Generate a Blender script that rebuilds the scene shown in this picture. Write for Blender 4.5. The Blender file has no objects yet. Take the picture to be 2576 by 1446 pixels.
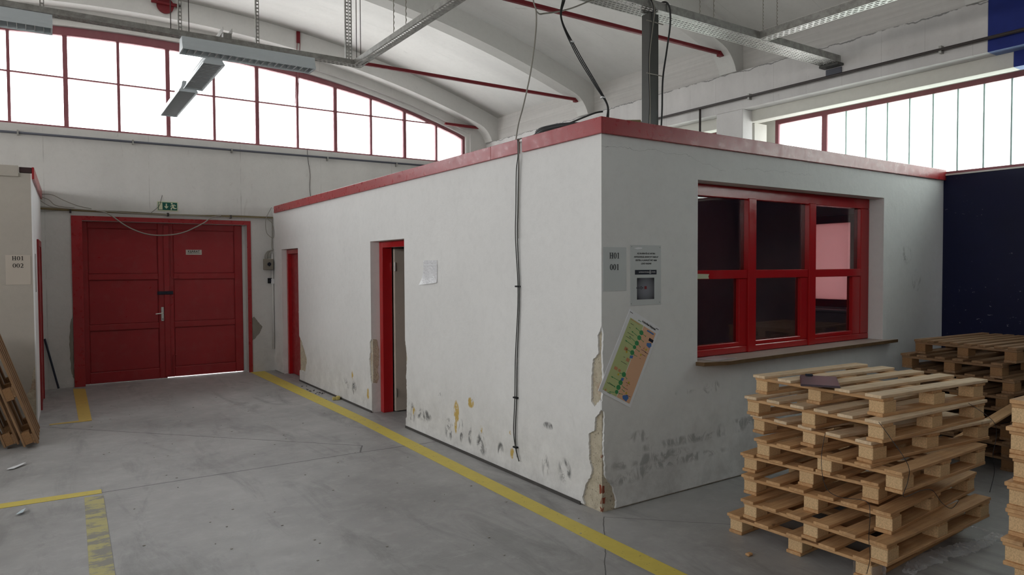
import bpy, bmesh, math, random
from mathutils import Vector, Matrix
from mathutils.geometry import tessellate_polygon
rnd = random.Random(7)
SC = bpy.context.scene
COL = SC.collection
# ------------------------------------------------------------------ camera
cam_d = bpy.data.cameras.new('camera'); cam = bpy.data.objects.new('camera', cam_d); COL.objects.link(cam)
yaw, pitch, roll = [math.radians(a) for a in (33.9928, -1.6932, -0.26955)]
d = Vector((math.sin(yaw)*math.cos(pitch), math.cos(yaw)*math.cos(pitch), math.sin(pitch)))
r = Vector((math.cos(yaw), -math.sin(yaw), 0)); u = r.cross(d)
R_ = r*math.cos(roll)+u*math.sin(roll); U_ = -r*math.sin(roll)+u*math.cos(roll)
cam.matrix_world = Matrix(((R_.x, U_.x, -d.x, 0), (R_.y, U_.y, -d.y, 0), (R_.z, U_.z, -d.z, 1.65), (0, 0, 0, 1)))
cam_d.sensor_fit = 'HORIZONTAL'; cam_d.sensor_width = 36; cam_d.lens = 1738.85/2576*36
cam_d.clip_start = 0.05; cam_d.clip_end = 200
SC.camera = cam
# ------------------------------------------------------------------ overcast sky, portals at the windows, exposure
W = bpy.data.worlds.new('overcast_sky'); SC.world = W; W.use_nodes = True
bg = W.node_tree.nodes['Background']; bg.inputs[1].default_value = 7.5
tc = W.node_tree.nodes.new('ShaderNodeTexCoord'); sx = W.node_tree.nodes.new('ShaderNodeSeparateXYZ')
rp = W.node_tree.nodes.new('ShaderNodeValToRGB')
rp.color_ramp.elements[0].position = 0.47; rp.color_ramp.elements[0].color = (0.80, 0.775, 0.74, 1)
rp.color_ramp.elements[1].position = 0.53; rp.color_ramp.elements[1].color = (0.97, 0.975, 0.98, 1)
mp = W.node_tree.nodes.new('ShaderNodeMapRange'); mp.inputs[1].default_value = -1; mp.inputs[2].default_value = 1
L = W.node_tree.links
L.new(tc.outputs['Generated'], sx.inputs[0]); L.new(sx.outputs[2], mp.inputs[0]); L.new(mp.outputs[0], rp.inputs[0]); L.new(rp.outputs[0], bg.inputs[0])
def portal(loc, rot, sx_, sy_):
    ld = bpy.data.lights.new('window_portal', 'AREA'); ld.shape = 'RECTANGLE'; ld.size = sx_; ld.size_y = sy_
    ld.cycles.is_portal = True
    o = bpy.data.objects.new('window_portal', ld); COL.objects.link(o); o.location = loc; o.rotation_euler = rot
portal((1.3, 11.72, 4.4), (math.pi/2, 0, math.pi), 11.0, 1.7)
portal((7.95, 3.3, 3.06), (math.pi/2, 0, math.pi/2), 10.0, 1.0)
portal((-4.75, 2.8, 3.06), (math.pi/2, 0, -math.pi/2), 15.8, 1.0)
SC.view_settings.view_transform = 'Standard'; SC.view_settings.look = 'None'; SC.view_settings.gamma = 1
SC.view_settings.use_curve_mapping = False; SC.view_settings.exposure = 0.05
SC.cycles.use_denoising = True; SC.cycles.max_bounces = 10; SC.cycles.diffuse_bounces = 6; SC.cycles.glossy_bounces = 4
SC.cycles.transparent_max_bounces = 16
SC.cycles.sample_clamp_indirect = 6.0

# ------------------------------------------------------------------ material helper
class Mt:
    def __init__(s, name, rough=0.6, spec=0.3, metal=0.0):
        s.m = bpy.data.materials.new(name); s.m.use_nodes = True
        s.t = s.m.node_tree; s.b = s.t.nodes['Principled BSDF']
        s.b.inputs['Roughness'].default_value = rough; s.b.inputs['Metallic'].default_value = metal
        s.b.inputs['Specular IOR Level'].default_value = spec
        s.co = s.t.nodes.new('ShaderNodeTexCoord').outputs['Object']
    def _set(s, sock, v):
        if hasattr(v, 'links') or isinstance(v, bpy.types.NodeSocket): s.t.links.new(v, sock)
        elif isinstance(v, (tuple, list)) and len(v) == 3 and sock.type == 'RGBA': sock.default_value = (*v, 1)
        else: sock.default_value = v
    def scale(s, vec, sc, loc=(0, 0, 0)):
        n = s.t.nodes.new('ShaderNodeMapping'); s.t.links.new(vec, n.inputs[0]); n.inputs['Scale'].default_value = sc; n.inputs['Location'].default_value = loc
        return n.outputs[0]
    def noise(s, sc=5, det=4, rough=0.6, vec=None, dist=0):
        n = s.t.nodes.new('ShaderNodeTexNoise'); s.t.links.new(vec if vec is not None else s.co, n.inputs['Vector'])
        n.inputs['Scale'].default_value = sc; n.inputs['Detail'].default_value = det; n.inputs['Roughness'].default_value = rough; n.inputs['Distortion'].default_value = dist
        return n.outputs['Fac']
    def rng(s, v, a, b, c=0., d_=1.):
        n = s.t.nodes.new('ShaderNodeMapRange'); s._set(n.inputs[0], v)
        for i, x in enumerate((a, b, c, d_)): n.inputs[i+1].default_value = x
        n.clamp = True
        return n.outputs[0]
    def op(s, o, a, b=0.0, c=None):
        n = s.t.nodes.new('ShaderNodeMath'); n.operation = o; s._set(n.inputs[0], a); s._set(n.inputs[1], b)
        if c is not None: s._set(n.inputs[2], c)
        return n.outputs[0]
    def mix(s, f, a, b, mode='MIX'):
        n = s.t.nodes.new('ShaderNodeMix'); n.data_type = 'RGBA'; n.blend_type = mode
        s._set(n.inputs[0], f); s._set(n.inputs[6], a); s._set(n.inputs[7], b)
        return n.outputs[2]
    def xyz(s, vec=None):
        n = s.t.nodes.new('ShaderNodeSeparateXYZ'); s.t.links.new(vec if vec is not None else s.co, n.inputs[0]); return n.outputs
    def rand(s): return s.t.nodes.new('ShaderNodeObjectInfo').outputs['Random']
    def color(s, c): s._set(s.b.inputs['Base Color'], c); return s
    def rough(s, v): s._set(s.b.inputs['Roughness'], v); return s
    def bump(s, h, strength=0.3, dist=0.01):
        n = s.t.nodes.new('ShaderNodeBump'); n.inputs['Strength'].default_value = strength; n.inputs['Distance'].default_value = dist
        s.t.links.new(h, n.inputs['Height']); s.t.links.new(n.outputs[0], s.b.inputs['Normal']); return s
    def blobs(s, a, b, items):
        """sum of soft elliptical marks at wall coordinates: (u, v, ru, rv)"""
        tot = None
        for (x, y, rx, ry) in items:
            q = s.op('POWER', s.op('DIVIDE', s.op('SUBTRACT', a, x), rx), 2.0)
            w = s.op('POWER', s.op('DIVIDE', s.op('SUBTRACT', b, y), ry), 2.0)
            f = s.rng(s.op('ADD', q, w), 0.0, 1.0, 1.0, 0.0)
            tot = f if tot is None else s.op('MAXIMUM', tot, f)
        return tot
    def seg(s, a, b, p, q, w):
        """1 on a straight crack from p to q of half-width w"""
        dx, dy = q[0]-p[0], q[1]-p[1]; l2 = dx*dx+dy*dy
        ax, ay = s.op('SUBTRACT', a, p[0]), s.op('SUBTRACT', b, p[1])
        t = s.rng(s.op('DIVIDE', s.op('ADD', s.op('MULTIPLY', ax, dx), s.op('MULTIPLY', ay, dy)), l2), 0, 1)
        ex = s.op('SUBTRACT', ax, s.op('MULTIPLY', t, dx)); ey = s.op('SUBTRACT', ay, s.op('MULTIPLY', t, dy))
        dd = s.op('SQRT', s.op('ADD', s.op('MULTIPLY', ex, ex), s.op('MULTIPLY', ey, ey)))
        return s.rng(dd, w*0.6, w*1.3, 1.0, 0.0)

def whitewash(name, base=(0.74, 0.735, 0.715), specks=0.55, marks=(), dirt=None, cracks=(), axes=('y', 'z'), yellow=(), board=None, low=None, ck=0.45, mk=0.8):
    m = Mt(name, 0.75, 0.25); x = m.xyz(); ax = {'x': x[0], 'y': x[1], 'z': x[2]}; a, b = ax[axes[0]], ax[axes[1]]
    big = m.rng(m.noise(0.9, 5, 0.6), 0.3, 0.75)
    c = m.mix(m.op('MULTIPLY', big, 0.55), base, tuple(v*0.84 for v in base))
    fine = m.rng(m.noise(14, 5, 0.7), 0.45, 0.8)
    c = m.mix(m.op('MULTIPLY', fine, 0.16), c, tuple(v*0.6 for v in base))
    if board is not None:      # shuttering-board lines of cast concrete
        s_ = m.op('FRACT', m.op('DIVIDE', ax[board[0]], board[1]))
        ln = m.op('MULTIPLY', m.rng(s_, 0.0, board[2], 1.0, 0.0), m.rng(m.noise(3, 3), 0.4, 0.6))
        tone = m.rng(m.noise(1.0, 2, 0.5, m.scale(m.co, tuple(2.2/board[1] if k == board[0] else 0.35 for k in 'xyz'))), 0.35, 0.7)
        c = m.mix(m.op('MULTIPLY', tone, 0.22), c, tuple(v*0.55 for v in base))
        c = m.mix(m.op('MULTIPLY', ln, 0.55), c, (0.2, 0.19, 0.18))
    sp = m.op('MULTIPLY', m.rng(m.noise(22, 5, 0.65, None, 2.2), 0.68, 0.74), m.rng(m.noise(2.1, 3), 0.45, 0.62))
    c = m.mix(m.op('MULTIPLY', sp, specks), c, (0.06, 0.055, 0.05))
    st = m.op('MULTIPLY', m.rng(m.noise(5, 6, 0.75, m.scale(m.co, (1, 1, 0.3)), 1.5), 0.62, 0.74), m.rng(m.noise(1.3, 2), 0.45, 0.65))
    c = m.mix(m.op('MULTIPLY', st, specks*0.5), c, (0.22, 0.2, 0.18))
    sm = m.op('MULTIPLY', m.rng(m.noise(11, 7, 0.8, None, 0.8), 0.60, 0.72), m.rng(m.noise(1.7, 4, 0.7), 0.42, 0.62))
    c = m.mix(m.op('MULTIPLY', sm, specks*0.45), c, (0.27, 0.25, 0.23))
    if low is not None:        # grime close to the floor
        g = m.op('MULTIPLY', m.rng(x[2], low[0], low[1], 1.0, 0.0), m.rng(m.noise(5, 6, 0.7), 0.35, 0.75))
        c = m.mix(m.op('MULTIPLY', g, low[2]), c, (0.16, 0.15, 0.14))
    if marks:
        f = m.op('MULTIPLY', m.blobs(a, b, marks), m.rng(m.noise(9, 4, 0.7, m.scale(m.co, (1, 1, 0.6)), 1.2), 0.46, 0.64))
        c = m.mix(m.op('MINIMUM', m.op('MULTIPLY', f, 1.5*mk/0.8), mk), c, (0.035, 0.035, 0.037))
    if yellow:
        f = m.op('MULTIPLY', m.blobs(a, b, yellow), m.rng(m.noise(30, 3, 0.6, m.scale(m.co, (1, 1, 0.5))), 0.42, 0.55))
        c = m.mix(m.op('MINIMUM', m.op('MULTIPLY', f, 2.0), 0.9), c, (0.50, 0.33, 0.05))
    for p, q, w in cracks:
        wob = m.op('ADD', b, m.op('MULTIPLY', m.op('SUBTRACT', m.noise(6, 3), 0.5), 0.10))
        c = m.mix(m.op('MULTIPLY', m.seg(a, wob, p, q, w), ck), c, (0.10, 0.10, 0.10))
    m.color(c); m.bump(m.noise(9, 8, 0.65), 0.28, 0.012)
    return m.m

def flat(name, c, rough=0.6, spec=0.3, metal=0.0, var=0.12, sc=6):
    m = Mt(name, rough, spec, metal)
    m.color(m.mix(m.op('MULTIPLY', m.rng(m.noise(sc, 5), 0.3, 0.75), var*2), c, tuple(v*0.6 for v in c)))
    return m.m
def gloss_paint(name, c, rough=0.33, dust=0.25, spec=0.5, var=1.0):
    m = Mt(name, rough, spec)
    k = m.mix(m.op('MULTIPLY', m.rng(m.noise(2.5, 6, 0.65), 0.4, 0.75), 0.5*var), c, tuple(v*0.72 for v in c))
    k = m.mix(m.op('MULTIPLY', m.rng(m.noise(20, 4, 0.7), 0.66, 0.72), 0.4*var), k, (0.05, 0.015, 0.015))
    k = m.mix(m.op('MULTIPLY', m.rng(m.noise(6, 5, 0.7), 0.5, 0.8), dust), k, (0.35, 0.22, 0.21))
    m.color(k); m.rough(m.rng(m.noise(12, 4), 0.3, 0.7, rough*0.75, rough*1.35)); m.bump(m.noise(18, 4, 0.6), 0.12, 0.006)
    return m.m
def wood(name, c, dark, grain=1.0, rough=0.72):
    m = Mt(name, rough, 0.25); rr = m.rand()
    off = m.t.nodes.new('ShaderNodeCombineXYZ'); m.t.links.new(m.op('MULTIPLY', rr, 37.0), off.inputs[0]); m.t.links.new(m.op('MULTIPLY', rr, 91.0), off.inputs[1])
    va = m.t.nodes.new('ShaderNodeVectorMath'); va.operation = 'ADD'; m.t.links.new(m.co, va.inputs[0]); m.t.links.new(off.outputs[0], va.inputs[1])
    g = m.noise(1.0, 5, 0.65, m.scale(va.outputs[0], (3.0, 55, 55)), 0.6)
    k = m.mix(m.rng(g, 0.35, 0.72), c, dark)
    kn = m.rng(m.noise(1.0, 1, 0.4, m.scale(va.outputs[0], (7, 16, 10))), 0.75, 0.80)
    k = m.mix(m.op('MULTIPLY', kn, 0.7), k, tuple(v*0.35 for v in dark))
    k = m.mix(m.rng(rr, 0, 1, 0.0, 0.55), k, m.mix(0.5, k, (dark[0]*0.7, dark[1]*0.62, dark[2]*0.5)))
    dirt = m.rng(m.noise(1.0, 4, 0.7, m.scale(va.outputs[0], (6, 6, 6))), 0.5, 0.8)
    k = m.mix(m.op('MULTIPLY', dirt, 0.35), k, (0.13, 0.105, 0.085))
    m.color(k); m.bump(g, 0.25, 0.004)
    return m.m
def chip(name, c):
    m = Mt(name, 0.8, 0.2); rr = m.rand()
    n = m.noise(170, 3, 0.7); k = m.mix(m.rng(n, 0.35, 0.68), c, tuple(v*0.62 for v in c))
    k = m.mix(m.rng(rr, 0, 1, 0, 0.5), k, m.mix(0.5, k, (c[0]*0.55, c[1]*0.45, c[2]*0.33)))
    m.color(k); m.bump(n, 0.4, 0.004); return m.m
def pane(name, tint=(1, 1, 1), trans=1.0, rough=0.02):
    """thin window glass: clear, with a mirror film that grows at grazing angles"""
    m = Mt(name); t = m.t; out = t.nodes['Material Output']; t.nodes.remove(m.b)
    tr = t.nodes.new('ShaderNodeBsdfTransparent'); tr.inputs[0].default_value = (*tint, 1)
    tl = t.nodes.new('ShaderNodeBsdfTranslucent'); tl.inputs[0].default_value = (*tint, 1)
    gl = t.nodes.new('ShaderNodeBsdfGlossy'); gl.inputs['Roughness'].default_value = rough
    a = t.nodes.new('ShaderNodeMixShader'); a.inputs[0].default_value = trans
    t.links.new(tl.outputs[0], a.inputs[1]); t.links.new(tr.outputs[0], a.inputs[2])
    lw = t.nodes.new('ShaderNodeLayerWeight'); lw.inputs[0].default_value = 0.5
    b = t.nodes.new('ShaderNodeMixShader'); t.links.new(m.op('MULTIPLY_ADD', m.op('POWER', lw.outputs['Facing'], 3.0), 0.9, 0.06), b.inputs[0])
    t.links.new(a.outputs[0], b.inputs[1]); t.links.new(gl.outputs[0], b.inputs[2]); t.links.new(b.outputs[0], out.inputs[0])
    return m.m
def film(name, tint=(0.9, 0.92, 0.95), op_=0.26):
    m = Mt(name); t = m.t; out = t.nodes['Material Output']
    m.b.inputs['Base Color'].default_value = (*tint, 1); m.b.inputs['Roughness'].default_value = 0.12; m.b.inputs['Specular IOR Level'].default_value = 0.9
    m.bump(m.noise(45, 3, 0.6), 0.9, 0.01)
    tr = t.nodes.new('ShaderNodeBsdfTransparent'); mx = t.nodes.new('ShaderNodeMixShader'); mx.inputs[0].default_value = op_
    t.links.new(tr.outputs[0], mx.inputs[1]); t.links.new(m.b.outputs[0], mx.inputs[2]); t.links.new(mx.outputs[0], out.inputs[0])
    return m.m

# ------------------------------------------------------------------ object helpers
def tag(o, label=None, cat=None, group=None, kind=None):
    if label: o['label'] = label
    if cat: o['category'] = cat
    if group: o['group'] = group
    if kind: o['kind'] = kind
    return o
def thing(name, loc=(0, 0, 0), label=None, cat=None, group=None, kind=None, rz=0):
    o = bpy.data.objects.new(name, None); COL.objects.link(o); o.location = loc; o.rotation_euler[2] = rz; o.empty_display_size = 0.1
    return tag(o, label, cat, group, kind)
def org(p):
    v = Vector((0, 0, 0))
    while p is not None: v += p.location; p = p.parent
    return v
class MB:
    def __init__(s): s.v = []; s.f = []; s.mi = []; s.k = 0
    def mat(s, k): s.k = k; return s
    def add(s, vs, fs):
        n = len(s.v); s.v += [tuple(p) for p in vs]; s.f += [tuple(i+n for i in f) for f in fs]; s.mi += [s.k]*len(fs); return s
    def box(s, a, b):
        x0, y0, z0 = [min(p, q) for p, q in zip(a, b)]; x1, y1, z1 = [max(p, q) for p, q in zip(a, b)]
        return s.add([(x0,y0,z0),(x1,y0,z0),(x1,y1,z0),(x0,y1,z0),(x0,y0,z1),(x1,y0,z1),(x1,y1,z1),(x0,y1,z1)],
                     [(0,3,2,1),(4,5,6,7),(0,1,5,4),(1,2,6,5),(2,3,7,6),(3,0,4,7)])
    def cbox(s, a, b, c=0.003):
        a = [min(p, q) for p, q in zip(a, b)], [max(p, q) for p, q in zip(a, b)]
        lo, hi = a; vs = []; idx = {}
        for sx_ in (0, 1):
            for sy in (0, 1):
                for sz in (0, 1):
                    P = [hi[0] if sx_ else lo[0], hi[1] if sy else lo[1], hi[2] if sz else lo[2]]
                    for k in range(3):
                        q = list(P)
                        for j in range(3):
                            if j != k: q[j] += (-c if (sx_, sy, sz)[j] else c)
                        idx[(sx_, sy, sz, k)] = len(vs); vs.append(q)
        fs = []
        for k in range(3):
            i, j = [x for x in range(3) if x != k]
            for e in (0, 1):
                def key(p, q):
                    t = [0, 0, 0]; t[k] = e; t[i] = p; t[j] = q; return idx[(*t, k)]
                fs.append([key(0, 0), key(1, 0), key(1, 1), key(0, 1)])
            for p in (0, 1):       # chamfers along axis k
                for q in (0, 1):
                    def kk(e, w):
                        t = [0, 0, 0]; t[k] = e; t[i] = p; t[j] = q; return idx[(*t, w)]
                    fs.append([kk(0, i), kk(1, i), kk(1, j), kk(0, j)])
        for t in [(a_, b_, c_) for a_ in (0, 1) for b_ in (0, 1) for c_ in (0, 1)]: fs.append([idx[(*t, 0)], idx[(*t, 1)], idx[(*t, 2)]])
        return s.add(vs, fs)
    def tube(s, pts, rad, n=8, cap=True):
        pts = [Vector(p) for p in pts]; rings = []; up = None
        for i, p in enumerate(pts):
            t = (pts[min(i+1, len(pts)-1)]-pts[max(i-1, 0)]).normalized()
            if up is None: up = t.orthogonal().normalized()
            up = (up-t*up.dot(t)).normalized(); w = t.cross(up)
            rr = rad[i] if isinstance(rad, (list, tuple)) else rad
            rings.append([p+(up*math.cos(2*math.pi*k/n)+w*math.sin(2*math.pi*k/n))*rr for k in range(n)])
        vs = [q for g in rings for q in g]; fs = []
        for i in range(len(pts)-1):
            for k in range(n): fs.append((i*n+k, i*n+(k+1) % n, (i+1)*n+(k+1) % n, (i+1)*n+k))
        if cap: fs += [tuple(range(n))[::-1], tuple(range((len(pts)-1)*n, len(pts)*n))]
        return s.add(vs, fs)
    def poly(s, outer, holes, fn, d0, d1):
        """extrude a polygon with holes: fn(u, v, depth) -> xyz"""
        loops = [list(outer)]+[list(h) for h in holes]
        tri = tessellate_polygon([[Vector((p[0], p[1], 0)) for p in l] for l in loops])
        flatp = [p for l in loops for p in l]; n = len(flatp)
        vs = [fn(p[0], p[1], d0) for p in flatp]+[fn(p[0], p[1], d1) for p in flatp]
        fs = [tuple(t) for t in tri]+[tuple(i+n for i in t[::-1]) for t in tri]
        o = 0
        for l in loops:
            m = len(l)
            for i in range(m): j = (i+1) % m; fs.append((o+i, o+j, o+j+n, o+i+n))
            o += m
        return s.add(vs, fs)
    def build(s, name, mats, parent=None, smooth=False, bevel=0, normals=True):
        o0 = org(parent)
        me = bpy.data.meshes.new(name); me.from_pydata([(p[0]-o0.x, p[1]-o0.y, p[2]-o0.z) for p in s.v], [], s.f)
        mats = mats if isinstance(mats, (list, tuple)) else [mats]
        for m in mats: me.materials.append(m)
        me.polygons.foreach_set('material_index', s.mi)
        if normals:
            bm = bmesh.new(); bm.from_mesh(me); bmesh.ops.recalc_face_normals(bm, faces=bm.faces); bm.to_mesh(me); bm.free()
        if smooth: me.polygons.foreach_set('use_smooth', [True]*len(me.polygons))
        o = bpy.data.objects.new(name, me); COL.objects.link(o); o.parent = parent
        if bevel:
            b = o.modifiers.new('bevel', 'BEVEL'); b.width = bevel; b.segments = 2; b.limit_method = 'ANGLE'
        return o
def spline(pts, n=8):
    pts = [Vector(p) for p in pts]; out = []
    for i in range(len(pts)-1):
        p0, p1, p2, p3 = pts[max(i-1, 0)], pts[i], pts[i+1], pts[min(i+2, len(pts)-1)]
        for k in range(n):
            t = k/n; out.append(0.5*((2*p1)+(p2-p0)*t+(2*p0-5*p1+4*p2-p3)*t*t+(3*p1-p0-3*p2+p3)*t**3))
    return out+[pts[-1]]
def struct(o, label=None, cat=None): return tag(o, label, cat, None, 'structure')
FX = lambda x: (lambda uu, vv, dd: (x+dd, uu, vv))      # wall at X = x : u = Y, v = Z
FY = lambda y: (lambda uu, vv, dd: (uu, y+dd, vv))      # wall at Y = y : u = X, v = Z
def rect(a, b, c, e): return [(a, b), (c, b), (c, e), (a, e)]

# ------------------------------------------------------------------ materials
WHITE = (0.76, 0.755, 0.74)
m_booth_left = whitewash('booth_side_plaster', WHITE, 0.30, low=(0.02, 0.75, 0.40),
    marks=[(5.566, .16, .09, .11), (4.986, .15, .10, .11), (5.19, .20, .035, .12), (3.861, .19, .085, .10), (4.089, .17, .05, .10), (8.207, .23, .16, .08), (7.93, .21, .08, .10), (6.358, .18, .10, .12), (4.70, .16, .05, .07), (4.05, .48, .07, .03), (4.33, .16, .04, .05), (5.75, .45, .06, .04), (5.15, .50, .06, .04), (5.35, .2, .05, .12), (6.1, .2, .2, .07)],
    yellow=[(5.43, .34, .055, .12), (5.44, .22, .03, .08), (5.175, .47, .06, .05), (7.98, .36, .03, .07), (4.55, .33, .02, .02), (4.53, .17, .03, .05), (7.5, .2, .04, .07), (5.0, .27, .02, .04), (6.3, .2, .03, .07)])
m_booth_front = whitewash('booth_front_plaster', (0.73, 0.735, 0.725), 0.30, axes=('x', 'z'), low=(0.0, 0.9, 0.5),
    mk=0.42, marks=[(4.10, .72, .06, .06), (4.19, .74, .05, .05), (3.5, .30, .5, .05), (4.0, .38, .8, .04), (4.6, .42, .5, .05), (3.3, .2, .3, .05), (3.8, .24, .6, .04), (3.85, .73, .14, .02), (3.4, .47, .12, .05), (5.2, 1.9, .1, .08), (7.0, 1.75, .12, .1), (7.2, 1.5, .1, .12)],
    cracks=[((3.05, 2.44), (3.75, 2.46), .0010), ((3.75, 2.46), (4.3, 2.38), .0008), ((4.5, 2.40), (5.4, 2.43), .0008)])
m_back = whitewash('back_wall_plaster', (0.62, 0.61, 0.59), 1.1, axes=('x', 'z'), low=(0.0, 1.0, 0.35), board=('x', 1.28, 0.012))
m_cabin = whitewash('beige_cabin_paint', (0.47, 0.43, 0.375), 0.35, low=(0.0, 0.6, 0.3), axes=('x', 'z'))
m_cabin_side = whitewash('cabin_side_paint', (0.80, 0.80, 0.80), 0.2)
m_vault = whitewash('vault_whitewash', (0.70, 0.69, 0.67), 0.75, board=('y', 0.9, 0.006))
m_rib = whitewash('rib_whitewash', (0.68, 0.675, 0.655), 0.5)
m_beam = whitewash('beam_concrete', (0.70, 0.685, 0.68), 1.0, board=('y', 0.42, 0.012), ck=0.7, cracks=[((2.8, 4.03), (11.4, 4.03), .007)])
m_upper = whitewash('upper_wall_concrete', (0.62, 0.605, 0.585), 0.85, board=('z', 0.085, 0.06))
m_lintel = whitewash('lintel_concrete', (0.66, 0.65, 0.60), 0.4)
m_plain = whitewash('plain_hall_paint', (0.6, 0.59, 0.57), 0.4)
def m_render_coat():
    m = Mt('exposed_render', 0.9, 0.1); n = m.noise(22, 6, 0.7)
    c = m.mix(m.rng(n, 0.35, 0.7), (0.60, 0.54, 0.42), (0.44, 0.385, 0.29))
    c = m.mix(m.op('MULTIPLY', m.rng(m.noise(60, 2), 0.62, 0.7), 0.7), c, (0.12, 0.10, 0.08))
    c = m.mix(m.op('MULTIPLY', m.rng(m.noise(4, 3), 0.56, 0.66), 0.5), c, (0.36, 0.20, 0.13))
    m.color(c); m.bump(n, 0.9, 0.02); return m.m
m_coat = m_render_coat()
m_patch = flat('grey_plaster_patch', (0.27, 0.25, 0.215), 0.9, 0.1, var=0.3)
m_red = gloss_paint('red_gloss_paint', (0.33, 0.018, 0.022), 0.30, 0.06, 0.5)
m_reddoor = gloss_paint('red_door_paint', (0.30, 0.014, 0.018), 0.36, 0.10)
m_redwin = gloss_paint('red_window_paint', (0.40, 0.010, 0.013), 0.2, 0.0, 0.5, 0.25)
m_redsteel = gloss_paint('glare_paled_red_steel', (0.25, 0.085, 0.10), 0.5, 0.25, 0.3)  # bar red made paler, window glare put into the colour
m_redtie = gloss_paint('red_tie_paint', (0.17, 0.010, 0.016), 0.45, 0.06, 0.3)
def scratched_blue():
    m = Mt('dark_blue_paint', 0.45, 0.25); c = m.mix(m.rng(m.noise(2, 5), 0.3, 0.7), (0.0026, 0.0048, 0.036), (0.0018, 0.0032, 0.026))
    k = m.op('MULTIPLY', m.rng(m.noise(24, 3, 0.6, m.scale(m.co, (1, 1, 2)), 0.8), 0.70, 0.72), m.rng(m.noise(1.5, 3), 0.44, 0.55))
    m.color(m.mix(k, c, (0.35, 0.36, 0.40))); return m.m
m_blue = scratched_blue()
m_mural = flat('blue_mural_paint', (0.012, 0.028, 0.22), 0.65, 0.3, var=0.3)
m_soffit_blue = flat('lit_blue_soffit', (0.20, 0.27, 0.48), 0.7, 0.2)  # mural blue lightened, the light on the soffits put into the colour
m_darkpipe = flat('dark_pipe_paint', (0.045, 0.035, 0.033), 0.5, 0.4, var=0.3)
m_greypipe = flat('grey_pipe_paint', (0.09, 0.095, 0.12), 0.5, 0.4)
m_galv = Mt('galvanised_sheet', 0.42, 0.5, 0.75); m_galv.color(m_galv.mix(m_galv.rng(m_galv.noise(14, 5, 0.7), 0.35, 0.7), (0.42, 0.42, 0.40), (0.24, 0.235, 0.22))); m_galv = m_galv.m
m_lamp = flat('lamp_grey_enamel', (0.50, 0.55, 0.58), 0.4, 0.4, var=0.06)
m_louvre = flat('lamp_louvre_metal', (0.72, 0.75, 0.77), 0.25, 0.5, 0.6, var=0.05)
m_tubelight = flat('unlit_fluorescent_tube', (0.85, 0.86, 0.85), 0.2, 0.5, var=0.02)
m_duct = flat('grey_cable_duct', (0.065, 0.065, 0.06), 0.45, 0.4)
m_black = flat('black_cable_rubber', (0.013, 0.014, 0.015), 0.45, 0.45)
m_graycable = flat('grey_cable_sheath', (0.30, 0.285, 0.25), 0.6, 0.3)
m_olive = flat('olive_cable_trunk', (0.20, 0.15, 0.07), 0.6, 0.3, var=0.3)
m_chrome = flat('brushed_chrome', (0.72, 0.72, 0.70), 0.28, 0.5, 0.95, var=0.05)
m_iron = flat('dark_iron', (0.02, 0.025, 0.04), 0.5, 0.4, 0.3)
m_paper = flat('white_paper', (0.74, 0.75, 0.77), 0.5, 0.4, var=0.03)
m_laminate = flat('laminated_sheet', (0.56, 0.59, 0.59), 0.22, 0.5, var=0.04)
m_laminate2 = flat('dull_laminated_sheet', (0.55, 0.49, 0.42), 0.3, 0.5, var=0.06)
m_ink = flat('black_ink', (0.012, 0.012, 0.014), 0.6, 0.2)
m_navyink = flat('navy_ink', (0.008, 0.010, 0.022), 0.5, 0.3)
m_whiteink = flat('white_ink', (0.62, 0.62, 0.64), 0.5, 0.2)
m_green = flat('exit_sign_green', (0.008, 0.085, 0.065), 0.45, 0.3)
m_cream = flat('photoluminescent_cream', (0.55, 0.57, 0.40), 0.5, 0.3)
m_wood_a = wood('pale_pine', (0.80, 0.64, 0.45), (0.60, 0.42, 0.25))
m_wood_b = wood('orange_pine', (0.66, 0.41, 0.21), (0.44, 0.24, 0.105))
m_wood_c = wood('weathered_brown_pine', (0.36, 0.22, 0.12), (0.20, 0.11, 0.055))
m_block = chip('pressed_chip_block', (0.78, 0.54, 0.30))
m_block_b = chip('pressed_chip_block_brown', (0.36, 0.20, 0.095))
m_ply = flat('plywood_face', (0.46, 0.38, 0.33), 0.55, 0.35, var=0.25, sc=3)
m_plyedge = flat('plywood_edge', (0.16, 0.095, 0.045), 0.7, 0.2, var=0.5, sc=14)
m_glass = pane('clear_window_glass', (0.97, 0.99, 1.0), 0.9, 0.05)
m_profile = pane('ribbed_profile_glass', (0.93, 0.98, 0.96), 0.55, 0.1)
m_profedge = flat('green_glass_edge', (0.34, 0.47, 0.45), 0.3, 0.4)
m_boothglass = pane('booth_window_glass', (0.80, 0.78, 0.78), 0.99, 0.015)
m_pink = Mt('pink_window_film'); _t = m_pink.t; m_pink.b.inputs['Base Color'].default_value = (0.75, 0.50, 0.51, 1)
_tl = _t.nodes.new('ShaderNodeBsdfTranslucent'); _tl.inputs[0].default_value = (0.82, 0.60, 0.61, 1); _mx = _t.nodes.new('ShaderNodeMixShader'); _mx.inputs[0].default_value = 0.35
_t.links.new(m_pink.b.outputs[0], _mx.inputs[1]); _t.links.new(_tl.outputs[0], _mx.inputs[2]); _t.links.new(_mx.outputs[0], _t.nodes['Material Output'].inputs[0]); m_pink = m_pink.m
m_beige = gloss_paint('beige_door_paint', (0.50, 0.44, 0.37), 0.45, 0.0)
m_film = film('clear_stretch_film')
m_sleeve = film('clear_plastic_sleeve', (0.88, 0.89, 0.92), 0.75)
m_base = flat('dark_skirting_paint', (0.085, 0.08, 0.075), 0.7, 0.2, var=0.35)
m_tile = flat('booth_inner_paint', (0.72, 0.62, 0.63), 0.7, 0.2)
m_brick = flat('old_red_brick', (0.30, 0.09, 0.055), 0.9, 0.1, var=0.4, sc=20)

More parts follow.
